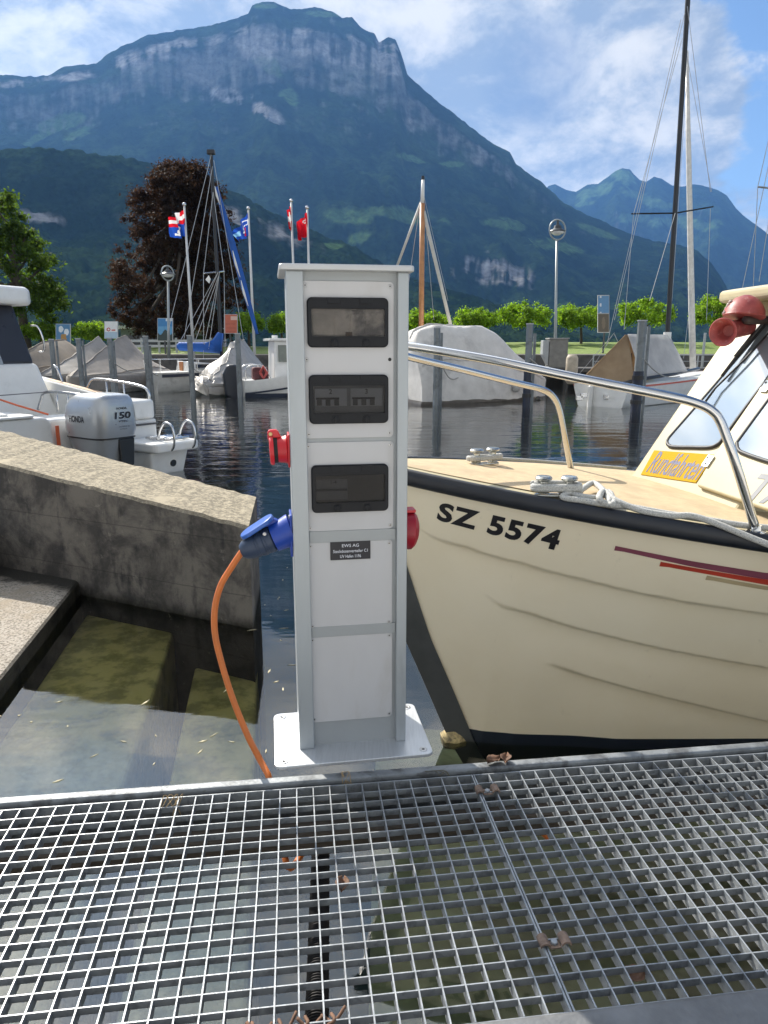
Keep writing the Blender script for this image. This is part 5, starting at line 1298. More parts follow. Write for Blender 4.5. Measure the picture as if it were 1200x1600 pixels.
for q in (((330, 242), (262, 520)), ((332, 260), (285, 545)), ((334, 250), (385, 560)), ((341, 425), (275, 545)), ((341, 425), (290, 547)), ((342, 430), (300, 547)), ((343, 425), (318, 545)), ((343, 425), (326, 545)), ((318, 427), (318, 560)), ((350, 424), (352, 560)), ((333, 300), (318, 427)), ((333, 300), (350, 424))):
    rg_.tube([at(*q[0], 28.4), at(*q[1], 28.2)], thin, 4)
rg_.build('rigging', mat('wire_rigging', (.42, .42, .42), .4, .6), sroot)
b = MB(); b.prism([at(326, 430, 28.1), at(321, 437, 28.1), at(327, 443, 28.1), at(329, 436, 28.1)], (0, .02, 0)); b.build('burgee', white, sroot)
b = MB()
for pts in ([(0.02, -.85), (.02, .85)],):
    b.tube(spline([fr(.03 * L, -.88, W + 1.18), fr(.0, -.6, W + 1.2), fr(.0, .6, W + 1.2), fr(.03 * L, .88, W + 1.18)], 5), .02, 6)
for k in (.02, .18, .36, .56, .76):
    for sd_ in (-1, 1):
        hw = hw_at(k, 2.0) * .93; b.tube([fr(k * L, sd_ * hw, W + .72), fr(k * L, sd_ * hw, W + 1.2)], .013, 5)
for sd_ in (-1, 1): b.tube([fr(k * L, sd_ * hw_at(k, 2.0) * .93, W + 1.19) for k in (.02, .18, .36, .56, .76)], .010, 5)
b.build('guard_rail', steelb, sroot)

# ---- small white cabin boat with a dark outboard
fr, L = two((520, 611), 25.6, (378, 611), 24.6)
croot = empty('cabin_boat', tuple(fr(L / 2, 0, W)), 'small white cabin boat with a dark outboard, half hidden by the pedestal', 'boat')
make_hull(fr, L, 1.9, .55, 1.15, white, croot, draft=.25, full=.5)
b = MB(); rows = []
for k in np.linspace(.0, .97, 20):
    hw = hw_at(k, 1.9, .5)
    rows.append([fr(k * L * .97, hw * 1.0 + .015, W + .16 + .46 * k ** 1.3), fr(k * L * .97, hw * .99 + .015, W + .10 + .46 * k ** 1.3)])
b.grid(rows)
b.grid([[fr(k * L * .95, hw_at(k, 1.9, .5) * .93 + .03, W + .12), fr(k * L * .95, hw_at(k, 1.9, .5) * .90 + .03, W - .02)] for k in np.linspace(0, .9, 16)])
b.build('hull_stripe', mat('navy_stripe', (0, 0, 0)), croot)
rows = [[fr(k * L * .99, hw_at(k, 1.9, .5) * a * .985, W + .52 + .55 * k ** 1.6) for a in np.linspace(-1, 1, 7)] for k in np.linspace(.0, .98, 16)]
MB().grid(rows).build('deck', white, croot, smooth='all')
b = MB(); b.hexa([fr(L * .32, -.65, W + .6), fr(L * .32, .65, W + .6), fr(L * .70, .5, W + .7), fr(L * .70, -.5, W + .7), fr(L * .33, -.6, W + 1.85), fr(L * .33, .6, W + 1.85), fr(L * .58, .5, W + 1.85), fr(L * .58, -.5, W + 1.85)]); CB2 = b.build('cabin', white, croot, bevel=.05, seg=3)
b = MB(); b.hexa([fr(L * .37, .665, W + 1.15), fr(L * .56, .60, W + 1.15), fr(L * .56, .585, W + 1.15), fr(L * .37, .65, W + 1.15), fr(L * .37, .62, W + 1.7), fr(L * .55, .55, W + 1.7), fr(L * .55, .54, W + 1.7), fr(L * .37, .61, W + 1.7)]); b.build('window', mat('cabin_window', (.16, .18, .15), .15, spec=.6), CB2)
b = MB(); b.box(L * .28, L * .66, -.72, .72, W + 1.84, W + 1.92, fr); b.cyl(fr(L * .36, .2, W + 1.92), fr(L * .36, .2, W + 2.02), .10); b.cyl(fr(L * .6, .4, W + 1.92), fr(L * .6, .4, W + 2.7), .012); b.build('cabin_roof', white, croot, bevel=.02)
b = MB(); b.prism([fr(-.06 + a, 0, W + c_) - fr.r * .26 for a, c_ in ((-.50, .0), (-.12, -.15), (.0, .2), (.02, .85), (-.12, 1.08), (-.42, 1.05), (-.58, .75))], fr.r * .52); b.build('outboard', mat('dark_outboard', (.018, .022, .032), .35, var=.1), croot, bevel=.09, seg=4)
b = MB(); v, f = lettering('079', .42, .17, .03)
b.add([fr(L * .44 + a, hw_at(.44, 1.9, .5) * .99 + .03, W + .50 + c_) for a, c_ in v], f); b.build('lettering', blackm, croot, fixn=False)
for q in ([(.02, .6, .55), (.04, .6, .98), (.2, .7, 1.02), (.28, .68, .6)], [(.02, -.6, .55), (.04, -.6, .98), (.2, -.7, 1.02), (.28, -.68, .6)]):
    b = MB(); b.tube(spline([fr(a * L, r, W + z) for a, r, z in q], 5), .02, 6); b.build('stern_rail', steelb, croot, smooth='all')
b = MB(); b.box(.10 * L, .27 * L, .1, .55, W + .55, W + .98, fr); b.build('bagged_gear', mat('maroon_bag', (.10, .035, .04), .8, var=.4, vscale=8), croot, bevel=.08, seg=3)
b = MB(); b.tube([fr(.17 * L, .72, W + .80), fr(.20 * L, .74, W + 1.0), fr(.24 * L, .74, W + .80), fr(.20 * L, .74, W + .62), fr(.17 * L, .72, W + .80)], .05, 8); b.build('fender', mat('red_fender', (.45, .07, .06), .5), croot, smooth='all')

# ---- covered boat on the right, behind the rails
lightc = fabric('light_grey_cover', (.64, .62, .59))
fr, L = two((850, 625), 23.6, (640, 625), 21.4)
kroot = empty('covered_boat', tuple(fr(L / 2, 0, W)), 'boat under a tall light grey cover right of the pedestal with a wooden mast', 'boat', 'covered boats moored along the shore')
make_hull(fr, L, 2.0, .45, .6, mat('pinkish_hull', (.50, .45, .42), .5, var=.15), kroot, draft=.3)
make_cover(fr, L, 2.0, .55, [(-.05, 1.35), (.02, 2.1), (.12, 2.26), (.44, 2.24), (.54, 2.05), (.72, 1.42), (.88, 1.0), (1, .62)], lightc, kroot, skirt=.45, p=1.6, folds=.03, flat=.36, seed=15)
wm_ = mat('varnished_mast', (.42, .20, .085), .4, var=.2, vscale=5)
ym = 23.2
b = MB(); b.tube([at(658, 530, ym), at(660, 318, ym)], [.085, .08], 10); MW = b.build('mast', wm_, kroot, smooth='all')
b = MB(); b.tube([at(660, 318, ym), at(661, 280, ym)], [.06, .05], 8); b.build('mast_head', white, MW, smooth='all')
b = MB(); b.tube([at(661, 281, ym), at(661, 275, ym)], [.055, .05], 8); b.build('mast_cap', blackm, MW)
b = MB(); b.tube([at(658, 316, ym), at(618, 422, ym)], .045, 6); b.tube([at(662, 330, ym), at(705, 512, ym)], .06, 6); b.build('spar', mat('pale_spar', (.50, .49, .45), .5), kroot, smooth='all')
b = MB()
for q in (((659, 300), (630, 500)), ((661, 300), (700, 470)), ((661, 300), (678, 500))): b.tube([at(*q[0], ym), at(*q[1], ym)], .008, 4)
b.build('rigging', mat('wire_rigging', (0, 0, 0)), kroot)
b = MB(); b.tube([fr(-.1, -.3, W + .5), fr(-.25, -.3, W + .1), fr(-.25, -.3, W - .5)], [.1, .09, .06], 8); OB2 = b.build('outboard_leg', blackm, kroot)
b = MB()
for a in range(3):
    q = 2 * math.pi * a / 3 + .4; b.prism([fr(-.42, -.3, W + .42), fr(-.42, -.3 + .26 * math.cos(q), W + .42 + .26 * math.sin(q)), fr(-.42, -.3 + .24 * math.cos(q + .7), W + .42 + .24 * math.sin(q + .7))], fr.f * .04)
b.build('propeller', white, OB2)
b = MB(); b.lathe(fr(L * .62, 1.05, W + .30), (0, 0, 1), [(0, .05), (.06, .12), (.22, .13), (.30, .05)], 12); b.build('fender', mat('grey_fender', (.42, .42, .41), .5), kroot, smooth='all')

# ---- sailing boat with a boom tent
fr, L = two((1120, 620), 25.6, (936, 640), 19.9)
troot = empty('sailing_boat', tuple(fr(L / 2, 0, W)), 'white sailing boat with a beige and white boom tent and a tall black mast', 'sailing boat')
make_hull(fr, L, 1.9, .62, .86, white, troot, draft=.32, full=.45)
rows = [[fr(k * L * .99, hw_at(k, 1.9, .45) * a * .985, W + .60 + .24 * k ** 1.6) for a in np.linspace(-1, 1, 7)] for k in np.linspace(.0, .98, 16)]
MB().grid(rows).build('deck', white, troot, smooth='all')
b = MB()
for sd_ in (-1, 1): b.grid([[fr(k * L * .985, sd_ * (hw_at(k, 1.9, .45) + .012), W + .60 + .24 * k ** 1.6), fr(k * L * .985, sd_ * (hw_at(k, 1.9, .45) + .012), W + .555 + .24 * k ** 1.6)] for k in np.linspace(0, .97, 20)])
b.build('red_stripe', mat('red_line', (.55, .10, .06), .5), troot)
b = MB(); b.tube(spline([fr(-.04, -.25, W + .62), fr(-.1, -.25, W + .4), fr(-.1, -.25, W - .3)], 4), [.07] * 9, 8); b.box(-.16, -.02, -.30, -.2, W + .2, W + .55, fr); RUD = b.build('rudder', white, troot)
for px_, py_, w_px in ((905, 622, 8), (912, 618, 10), (948, 620, 10)):
    pp = at(px_, py_, 19.75); b = MB(); b.box(-.09, .09, -.05, .05, -.06, .06, lambda x, y, z, pp=pp: pp + Vector((x, y, z))); b.build('stern_fitting', steelb, troot, bevel=.01)
beige = bpy.data.materials.new('beige_tent'); beige.use_nodes = True; t = NT(beige.node_tree)
vec = t.n('ShaderNodeTexCoord').outputs['Object']; cN = t.mix(t.rng(t.noise(vec, 1.6, 5, .6), .35, .65), (.44, .34, .23), (.36, .27, .18))
df = t.n('ShaderNodeBsdfDiffuse', {'Color': cN}); tl = t.n('ShaderNodeBsdfTranslucent', {'Color': cN}); mxs = t.n('ShaderNodeMixShader', {0: .45, 1: df.outputs[0], 2: tl.outputs[0]}); t.n('ShaderNodeOutputMaterial', {'Surface': mxs.outputs[0]})
wht = bpy.data.materials.new('white_tent'); wht.use_nodes = True; t = NT(wht.node_tree)
vec = t.n('ShaderNodeTexCoord').outputs['Object']; cN = t.mix(t.rng(t.noise(vec, 1.6, 5, .6), .35, .65), (.70, .70, .69), (.58, .58, .58))
df = t.n('ShaderNodeBsdfDiffuse', {'Color': cN}); tl = t.n('ShaderNodeBsdfTranslucent', {'Color': cN}); mxs = t.n('ShaderNodeMixShader', {0: .4, 1: df.outputs[0], 2: tl.outputs[0]}); t.n('ShaderNodeOutputMaterial', {'Surface': mxs.outputs[0]})
def cloth(name, a, b_, c_, d, m, seed=1, sag=.08):
    rows = []
    for i in range(15):
        u = i / 14; rows.append([])
        for j in range(15):
            v = j / 14; p = a.lerp(b_, u).lerp(d.lerp(c_, u), v)
            p = p + Vector((0, 1, 0)) * (.06 * (vnoise(np.array(u * 4.), np.array(v * 3.), seed) - .5)) - Vector((0, 0, sag * math.sin(math.pi * v) * math.sin(math.pi * u)))
            rows[-1].append(p)
    o = MB().grid(rows).build(name, m, troot, smooth='all', fixn=False); s_ = o.modifiers.new('thickness', 'SOLIDIFY'); s_.thickness = .012; return o
rA, rB = at(977, 523, 21.2), at(1046, 523, 23.4)
cloth('beige_tent', rA, rA + Vector((.12, .1, 0)), at(992, 600, 20.6), at(905, 596, 21.4), beige, 3)
cloth('beige_tent', rA, at(905, 596, 21.4), at(1000, 592, 24.2), rB + Vector((-.1, 0, -.05)), beige, 5)
cloth('white_tent', rA + Vector((.08, .02, .02)), rB, at(1074, 580, 23.2), at(1002, 588, 20.7), wht, 8)
b = MB(); b.tube([at(960, 602, 20.4), at(1005, 592, 20.8), at(1055, 584, 22.6), at(1092, 576, 24.2)], .055, 8); b.build('spar', blackm, troot, smooth='all')
b = MB(); b.tube([at(985, 552, 21.1), at(986, 604, 21.1)], .05, 6); b.build('tent_pole', mat('brown_pole', (.08, .05, .03), .6), troot)
ym = 23.4
b = MB(); b.tube([at(1042, 560, ym), at(1043, 521, ym), at(1076, -20, ym), at(1080, -90, ym)], [.075, .075, .07, .06], 10); MB2 = b.build('mast', mst, troot, smooth='all')
b = MB(); b.cyl(at(1042, 532, ym), at(1043, 519, ym), .12); b.build('mast_collar', white, MB2)
b = MB(); b.tube([at(987, 334, ym - .6), at(1055, 333, ym), at(1114, 323, ym + .8)], .024, 6); b.build('spreader', blackm, MB2)
b = MB()
for q in (((1070, 20), (960, 500)), ((1064, 30), (948, 540)), ((1066, 60), (990, 334)), ((990, 334), (975, 515)), ((1074, 10), (1110, 300)), ((1110, 326), (1104, 500)), ((1055, 333), (1015, 470)), ((960, 520), (900, 590)), ((960, 522), (1000, 610)), ((958, 522), (915, 592))):
    b.tube([at(*q[0], ym - .5), at(*q[1], ym - 1.2)], .0085, 4)
b.build('rigging', mat('wire_rigging', (0, 0, 0)), troot)
b = MB(); b.lathe(fr(L * .62, 1.0, W + .28), (.95, .3, 0), [(-.3, .03), (-.24, .11), (.24, .12), (.3, .03)], 12); b.build('fender', mat('grey_fender', (0, 0, 0)), troot, smooth='all')
b = MB(); b.prism([fr(L * .74 + a, 1.05, W + c_) for a, c_ in rrect(-.22, .22, .1, .75, .1)], fr.r * .35); b.build('outboard', mat('dark_outboard', (0, 0, 0)), troot, bevel=.06, seg=3)
b = MB(); b.lathe(at(893, 580, 20.1), (0, 0, -1), [(-.45, .12), (-.35, .17), (.25, .17), (.35, .10)], 12); b.build('hanging_fender', mat('pale_fender', (.42, .36, .28), .7, var=.25), troot, smooth='all')
# ---- small boat with a white mast behind it
fr, L = two((1180, 600), 31, (1070, 600), 28)
wroot = empty('dinghy', tuple(fr(L / 2, 0, W)), 'small white boat with a tall white mast behind the tented boat', 'sailing boat')
make_hull(fr, L, 1.5, .5, .6, white, wroot, draft=.2)
MB().grid([[fr(k * L * .99, hw_at(k, 1.5) * a * .985, W + .49 + .1 * k ** 1.6) for a in np.linspace(-1, 1, 5)] for k in np.linspace(.0, .98, 12)]).build('deck', offw, wroot, smooth='all')
b = MB(); b.tube([at(1083, 585, 28.6), at(1081, 500, 28.6), at(1076, 240, 28.6), at(1073, 80, 28.6)], [.13, .13, .10, .06], 8); b.build('mast', mat('white_mast', (.62, .61, .58), .4, var=.15), wroot, smooth='all')
b = MB()
for q in (((1073, 85), (1112, 300)), ((1074, 110), (1050, 470)), ((1080, 460), (1068, 560))): b.tube([at(*q[0], 28.5), at(*q[1], 28)], .009, 4)
b.build('rigging', mat('wire_rigging', (0, 0, 0)), wroot)
# ---- yacht whose rigging shows at the right edge
fr, L = two((1330, 600), 27, (1180, 600), 24)
yroot = empty('yacht', tuple(fr(L / 2, 0, W)), 'yacht behind the taxi boat cabin whose stays cross the sky at the right edge', 'sailing boat')
make_hull(fr, L, 2.0, .6, .8, white, yroot, draft=.3)
MB().grid([[fr(k * L * .99, hw_at(k, 2.0) * a * .985, W + .59 + .2 * k ** 1.6) for a in np.linspace(-1, 1, 5)] for k in np.linspace(.0, .98, 12)]).build('deck', offw, yroot, smooth='all')
b = MB(); b.tube([at(1222, 600, 25), at(1224, 100, 25)], [.09, .07], 8); b.build('mast', mat('white_mast', (0, 0, 0)), yroot, smooth='all')
b = MB(); b.tube([at(1184, 292, 25), at(1222, 296, 25)], .03, 6)
for q in (((1224, 150), (1160, 450)), ((1212, 170), (1184, 292)), ((1184, 292), (1176, 470)), ((1224, 200), (1186, 440))): b.tube([at(*q[0], 25), at(*q[1], 25)], .012, 4)
b.build('rigging', mat('wire_rigging', (0, 0, 0)), yroot)
# ================================================================ piles, lamps, flags, signs
pile = mat('pile_steel', (.19, .21, .22), .5, .4, var=.2, vscale=3, bump=.15, bscale=12, col2=(.10, .11, .115), c2scale=2)
def mooring(px, pt, y, r, label, sleeve=None, thin=None, top_px=None):
    top = at(px, pt, y); base = Vector((top.x, top.y, W - 1.2))
    r *= .88
    root = empty('mooring_pile', tuple(base), label, 'mooring post', 'mooring posts standing in the harbour')
    b = MB(); b.tube([base, top], r, 12); b.build('post', pile, root, smooth=30)
    b = MB(); b.tube([top + Vector((0, 0, .001)), top + Vector((0, 0, .03))], r * 1.12, 12); b.build('post_cap', mat('pile_cap', (.42, .43, .43), .5, .3), root, smooth=30)
    if sleeve:
        z0 = at(px, sleeve[0], y).z; b = MB(); b.tube([Vector((top.x, top.y, W - .25)), Vector((top.x, top.y, W + .05)), Vector((top.x, top.y, z0))], [r * 1.16, r * 1.16, r * 1.16], 12); b.build('sleeve', mat('dark_blue_sleeve', (.012, .018, .038), .45, var=.2, vscale=6), root, smooth=30)
        for q in sleeve[1:]:
            zz = at(px, q, y).z; b = MB(); b.lathe(Vector((top.x, top.y, zz)), (0, 0, 1), [(-.05, r * 1.18), (-.05, r * 1.35), (.05, r * 1.35), (.05, r * 1.18)], 12); b.build('collar', blackm, root)
    if thin:
        q = at(px + thin[0], thin[1], y + .4); b = MB(); b.tube([Vector((q.x, q.y, W - 1)), q], r * .45, 8); b.build('guide_pole', pile, root, smooth=30)
    return root
mooring(80, 531, 24.6, .095, 'grey mooring post at far left in front of the tan cover', thin=(8, 533))
mooring(122, 530, 24.2, .095, 'grey mooring post in front of the pale tent cover', thin=(7, 532))
mooring(171, 529, 23.8, .095, 'grey mooring post in front of the grey tent cover', thin=(6, 533))
mooring(227, 526, 24.6, .10, 'grey mooring post at the stern of the blue sailed boat', thin=(7, 540))
mooring(296, 525, 24.0, .105, 'tall grey mooring post in front of the blue boom cover')
mooring(371, 522, 23.6, .10, 'grey mooring post in front of the silver tarpaulin')
mooring(683, 513, 20.2, .105, 'grey mooring post in front of the light grey boat cover', thin=(7, 520))
mooring(828, 507, 19.6, .105, 'mooring post with dark sleeve left of the tented boat', sleeve=(566, 575, 598, 618), thin=(8, 521))
mooring(1004, 502, 18.2, .125, 'mooring post with dark sleeve in front of the white tent', sleeve=(580, 590, 628), thin=(10, 510))
lampm = mat('lamp_grey_paint', (.33, .36, .37), .45, .3, var=.1)
def lamp(px, p_head, p_base, y, rr, squash, label):
    base = at(px + (2 if px < 400 else -4), p_base, y); head = at(px, p_head, y)
    root = empty('street_lamp', tuple(base), label, 'street lamp', 'lamps on the quay')
    b = MB(); b.tube([base, base.lerp(head, .35), head - Vector((0, 0, rr * 1.0))], [.085, .06, .05], 10); b.build('pole', lampm, root, smooth='all')
    b = MB(); ring = [head + Vector((math.cos(a) * rr * squash, math.sin(a) * rr * (1 - squash * squash) ** .5, math.sin(a) * 0)) for a in (0,)]
    ax_h = Vector((squash, (1 - squash * squash) ** .5, 0))
    b.tube([head + ax_h * (math.cos(a) * rr) + Vector((0, 0, math.sin(a) * rr)) for a in [2 * math.pi * k / 32 for k in range(33)]], .035, 6, False); b.build('ring', lampm, root, smooth='all')
    b = MB(); b.lathe(head + Vector((0, 0, rr * .92)), (0, 0, -1), [(0, .05), (rr * .45, .06), (rr * .5, .14), (rr * .8, .18), (rr * 1.0, .34), (rr * 1.08, .36), (rr * 1.1, .30)], 18); b.build('lamp_head', mat('lamp_head_dark', (.06, .065, .07), .4, .3), root, smooth=40)
    b = MB(); b.lathe(head + Vector((0, 0, -rr * .18)), (0, 0, -1), [(0, .29), (rr * .18, .27), (rr * .36, .12), (rr * .38, .001)], 18); b.build('lamp_glass', mat('lamp_glass_white', (.62, .63, .62), .2), root, smooth='all')
lamp(871, 359, 566, 33.5, .42, .93, 'grey quay lamp with a ring shaped head above the utility box')
lamp(262, 427, 560, 35.0, .33, .62, 'grey quay lamp with a ring shaped head in front of the copper beech')
def flagpole(top, bot, y, hoist, fly, colors, fn, label, seed):
    a, b_ = at(*top, y), at(*bot, y)
    root = empty('flagpole', tuple(b_), label, 'flagpole', 'flagpoles on the quay')
    b = MB(); b.tube([b_, a], [.075, .045], 8); PO = b.build('pole', mat('white_pole', (.60, .61, .61), .4, var=.06), root, smooth='all')
    b = MB(); b.lathe(a, (0, 0, 1), [(0, .03), (.03, .09), (.12, .09), (.16, .01)], 10); b.build('finial', steelb, PO, smooth='all')
    h0, h1 = at(*hoist[0], y), at(*hoist[1], y); f0, f1 = at(*fly[0], y), at(*fly[1], y)
    nu, nv = 30, 30; m = MB(); rows = []
    for i in range(nv + 1):
        v = i / nv; rows.append([])
        for j in range(nu + 1):
            u = j / nu; p = h0.lerp(h1, v).lerp(f0.lerp(f1, v), u)
            w = .13 * u ** .5 * math.sin(u * 9 + v * 2.2 + seed) + .06 * math.sin(u * 17 + v * 5 + seed * 2)
            rows[-1].append(p + Vector((.25 * w * (1 - abs(2 * u - 1)), w * 2.2, -.10 * u * (1 - u) * math.sin(seed))))
    m.grid(rows)
    m.mi = [fn((q % nu + .5) / nu, (q // nu + .5) / nv) for q in range(nu * nv)]
    m.build('flag', [fabric_flag(c_) for c_ in colors], root, smooth='all', fixn=False)
FLG = {}
def fabric_flag(c_):
    if c_ not in FLG:
        mm = bpy.data.materials.new('flag_cloth'); mm.use_nodes = True; t = NT(mm.node_tree)
        df = t.n('ShaderNodeBsdfDiffuse', {'Color': (*c_, 1)}); tl = t.n('ShaderNodeBsdfTranslucent', {'Color': (*c_, 1)}); mxs = t.n('ShaderNodeMixShader', {0: .5, 1: df.outputs[0], 2: tl.outputs[0]}); t.n('ShaderNodeOutputMaterial', {'Surface': mxs.outputs[0]}); FLG[c_] = mm
    return FLG[c_]
RED, WHT, BLU, LBL = (.62, .015, .03), (.78, .78, .78), (.02, .08, .42), (.25, .5, .75)
def f1(u, v):
    if v < .5:
        if (abs(v - .25) < .07) or (abs(u - .42) < .10 and v < .46): return 1
        return 0
    if ((u - .45) / .20) ** 2 + ((v - .70) / .13) ** 2 < 1 or (.28 < u < .72 and .80 < v < .90) or (abs(u - .50) < .06 and .56 < v < .7): return 1
    return 2
def f2(u, v):
    if abs((u - .25) ** 2 / .05 + (v - .33) ** 2 / .02 - .9) < .35: return 1
    if .25 < u < .5 and .5 < v < .62: return 1
    if u < .45 and .58 < v < .82 and u > .15 and (v - .58) > (u - .2) * .2: return 0
    if u > .6 and abs(v - .55) < .18: return 3
    return 2
def f3(u, v):
    if (abs(v - .5) < .13 and u > -.1) or (abs(u - .5) < .12 and .14 < v < .86): return 1
    return 0
def f4(u, v):
    d = ((u - .30) / .13) ** 2 + ((v - .22) / .10) ** 2
    return 1 if .25 < d < 1 else 0
flagpole((288, 322), (303, 560), 35, ((289, 327), (291, 369)), ((264, 340), (268, 372)), (RED, WHT, BLU), f1, 'flagpole with a red over blue flag in front of the copper beech', 1)
flagpole((388, 328), (398, 560), 36.5, ((388, 332), (389, 369)), ((362, 364), (372, 376)), (RED, WHT, BLU, LBL), f2, 'flagpole with a blue flag right of the blue furled jib', 2.2)
flagpole((455, 316), (463, 560), 37, ((455, 322), (457, 360)), ((449, 330), (452, 358)), (RED, WHT), f3, 'flagpole with a limp red and white flag, left of the pair above the pedestal', 3.1)
flagpole((480, 327), (487, 560), 36, ((480, 332), (482, 370)), ((462, 352), (466, 376)), (RED, WHT), f4, 'flagpole with a red flag, right of the pair above the pedestal', 4.4)
# information boards
def board(x0, x1, y0, y1, yd, paint, label, post_to=552, frame=(.45, .46, .46)):
    a = at((x0 + x1) / 2, post_to, yd)
    root = empty('information_board', tuple(a), label, 'board', 'boards along the quay')
    p00, p10, p11, p01 = at(x0, y1, yd), at(x1, y1, yd), at(x1, y0, yd), at(x0, y0, yd)
    b = MB(); b.prism([p00, p10, p11, p01], (0, .06, 0)); b.build('panel', mat('board_frame', frame, .5), root)
    b = MB(); b.tube([Vector((a.x, yd + .1, a.z - .3)), Vector((a.x, yd + .1, p11.z))], .05, 8); b.build('post', mat('board_post', (.05, .055, .06), .5), root)
    nu, nv = 26, 34; rows = [[p01.lerp(p11, .03 + .94 * j / nu).lerp(p00.lerp(p10, .03 + .94 * j / nu), .02 + .96 * i / nv) + Vector((0, -.006, 0)) for j in range(nu + 1)] for i in range(nv + 1)]
    cols = []; mi = []
    for q in range(nu * nv):
        c_ = paint((q % nu + .5) / nu, (q // nu + .5) / nv)
        if c_ not in cols: cols.append(c_)
        mi.append(cols.index(c_))
    m = MB().grid(rows); m.mi = mi
    m.build('poster', [mat('poster_%d_%d_%d' % tuple(int(255 * k) for k in c_), c_, .5, var=.08) for c_ in cols], root, fixn=False)
def q1(u, v):
    if v > .5 and abs(u - .55) < .18 + .1 * (v - .5): return (.38, .22, .07) if v < .8 else (.25, .10, .05)
    if (u - .35) ** 2 + (v - .25) ** 2 < .03 or (u - .75) ** 2 + (v - .4) ** 2 < .03: return (.62, .68, .72)
    return (.07, .20, .36)
def q2(u, v):
    d = (u - .30) ** 2 + ((v - .47) * 1.4) ** 2
    if .006 < d < .022: return (.45, .04, .04)
    if .55 < u < .85 and abs(v - .52) < .035: return (.5, .12, .10)
    return (.66, .69, .70) if v < .62 else (.34, .47, .58)
def q3(u, v):
    if v > .62 + .12 * math.sin(u * 9): return (.03, .05, .05)
    if u > .55 and v < .12: return (.55, .62, .68)
    return (.04, .20, .45) if v < .35 else (.10, .30, .52)
def q4(u, v):
    if u > .5 and .1 < v < .28: return (.60, .42, .36)
    if int(v * 9) % 2 == 0 and v > .35 and .1 < u < .9: return (.40, .10, .06)
    return (.46, .12, .07)
def q5(u, v):
    if v < .46: return (.10, .24, .42) if abs(u - .22) > .08 or int(v * 14) % 3 else (.55, .6, .65)
    if v < .5: return (.30, .32, .33)
    return (.10, .085, .06) if (u - .5) ** 2 + (v - .75) ** 2 > .03 else (.16, .13, .09)
board(87, 110, 506, 538, 36.6, q1, 'blue picture board with a brown tower, between hedge trees on the left')
board(163, 184, 502, 529, 36.6, q2, 'white board with a red ring emblem on the left quay')
board(246, 270, 497, 533, 36.6, q3, 'blue landscape board beside the left quay lamp')
board(350, 371, 491, 521, 37.2, q4, 'orange red board behind the mast of the blue sailed boat')
board(934, 952, 461, 520, 37.5, q5, 'tall narrow board, blue above and brown below, left of the tented boat', frame=(.12, .12, .12))
# utility box, jetty and railing on the right; railing on the left
jm = mat('jetty_dark', (.07, .065, .06), .85, var=.35, vscale=3, bump=.4, bscale=10)
ja, jb2 = at(840, 575, 33), at(1130, 575, 33)
b = MB(); b.box(ja.x, jb2.x, 32.6, QY - .02, .18, .34)
for x in np.linspace(ja.x + .3, jb2.x - .3, 9): b.tube([(x, 32.9, -2), (x, 32.9, .18)], .12, 8)
tag(b.build('jetty', jm, None), 'low dark jetty in front of the quay behind the tented boat', 'jetty')
b0 = at(872, 568, 33.4)
root = empty('utility_box', (b0.x, b0.y + .3, .34), 'grey concrete utility box under the right quay lamp', 'utility box')
b = MB(); b.box(b0.x - .42, b0.x + .42, 33.4, 34.2, .345, at(872, 530, 33.4).z); b.build('body', mat('grey_concrete_box', (.20, .195, .18), .85, var=.2, vscale=4, bump=.3, bscale=20), root, bevel=.02)
zt = at(872, 530, 33.4).z
b = MB(); b.box(b0.x - .46, b0.x + .46, 33.36, 34.24, zt + .001, zt + .06); b.build('lid', mat('box_lid', (.26, .26, .25), .7), root, bevel=.01)
b = MB(); b.hexa([Vector(q) for q in ((b0.x - .72, 33.45, .95), (b0.x - .44, 33.45, .45), (b0.x - .44, 34.0, .45), (b0.x - .72, 34.0, .95), (b0.x - .72, 33.45, zt - .05), (b0.x - .44, 33.45, zt - .05), (b0.x - .44, 34.0, zt - .05), (b0.x - .72, 34.0, zt - .05))]); b.build('side_cabinet', mat('grey_cabinet', (.34, .36, .37), .5), root, bevel=.02)
def railing(x0, x1, y, z, label, n, h=.85, m=lampm):
    b = MB()
    for x in np.linspace(x0, x1, n): b.box(x - .05, x + .05, y - .04, y + .04, z, z + h)
    for zz in (.45, .80): b.box(x0, x1, y - .10, y - .042, z + zz * h - .06, z + zz * h + .06)
    return tag(b.build('railing', m, None), label, 'railing')
railing(at(195, 545, 37.4).x, at(330, 545, 37.4).x, 37.4, 1.0, 'low grey railing on the lawn edge under the copper beech', 6, .75)
b = MB()
xs = np.linspace(at(900, 545, 36.1).x, at(1140, 545, 36.1).x, 9)
p_ = at(1102, 520, 33.2)
for x in xs: b.tube([(x, 33.0, .34), (x, 33.0, .95)], .03, 6)
b.tube([(xs[0], 33.0, .93), (xs[-1], 33.0, .93)], .03, 6); b.tube([(xs[0], 33.0, .65), (xs[-1], 33.0, .65)], .02, 6)
b.tube([Vector((p_.x, 33.2, .3)), p_], .06, 8)
tag(b.build('railing', lampm, None), 'thin grey railing on the low jetty behind the tented boat', 'railing')
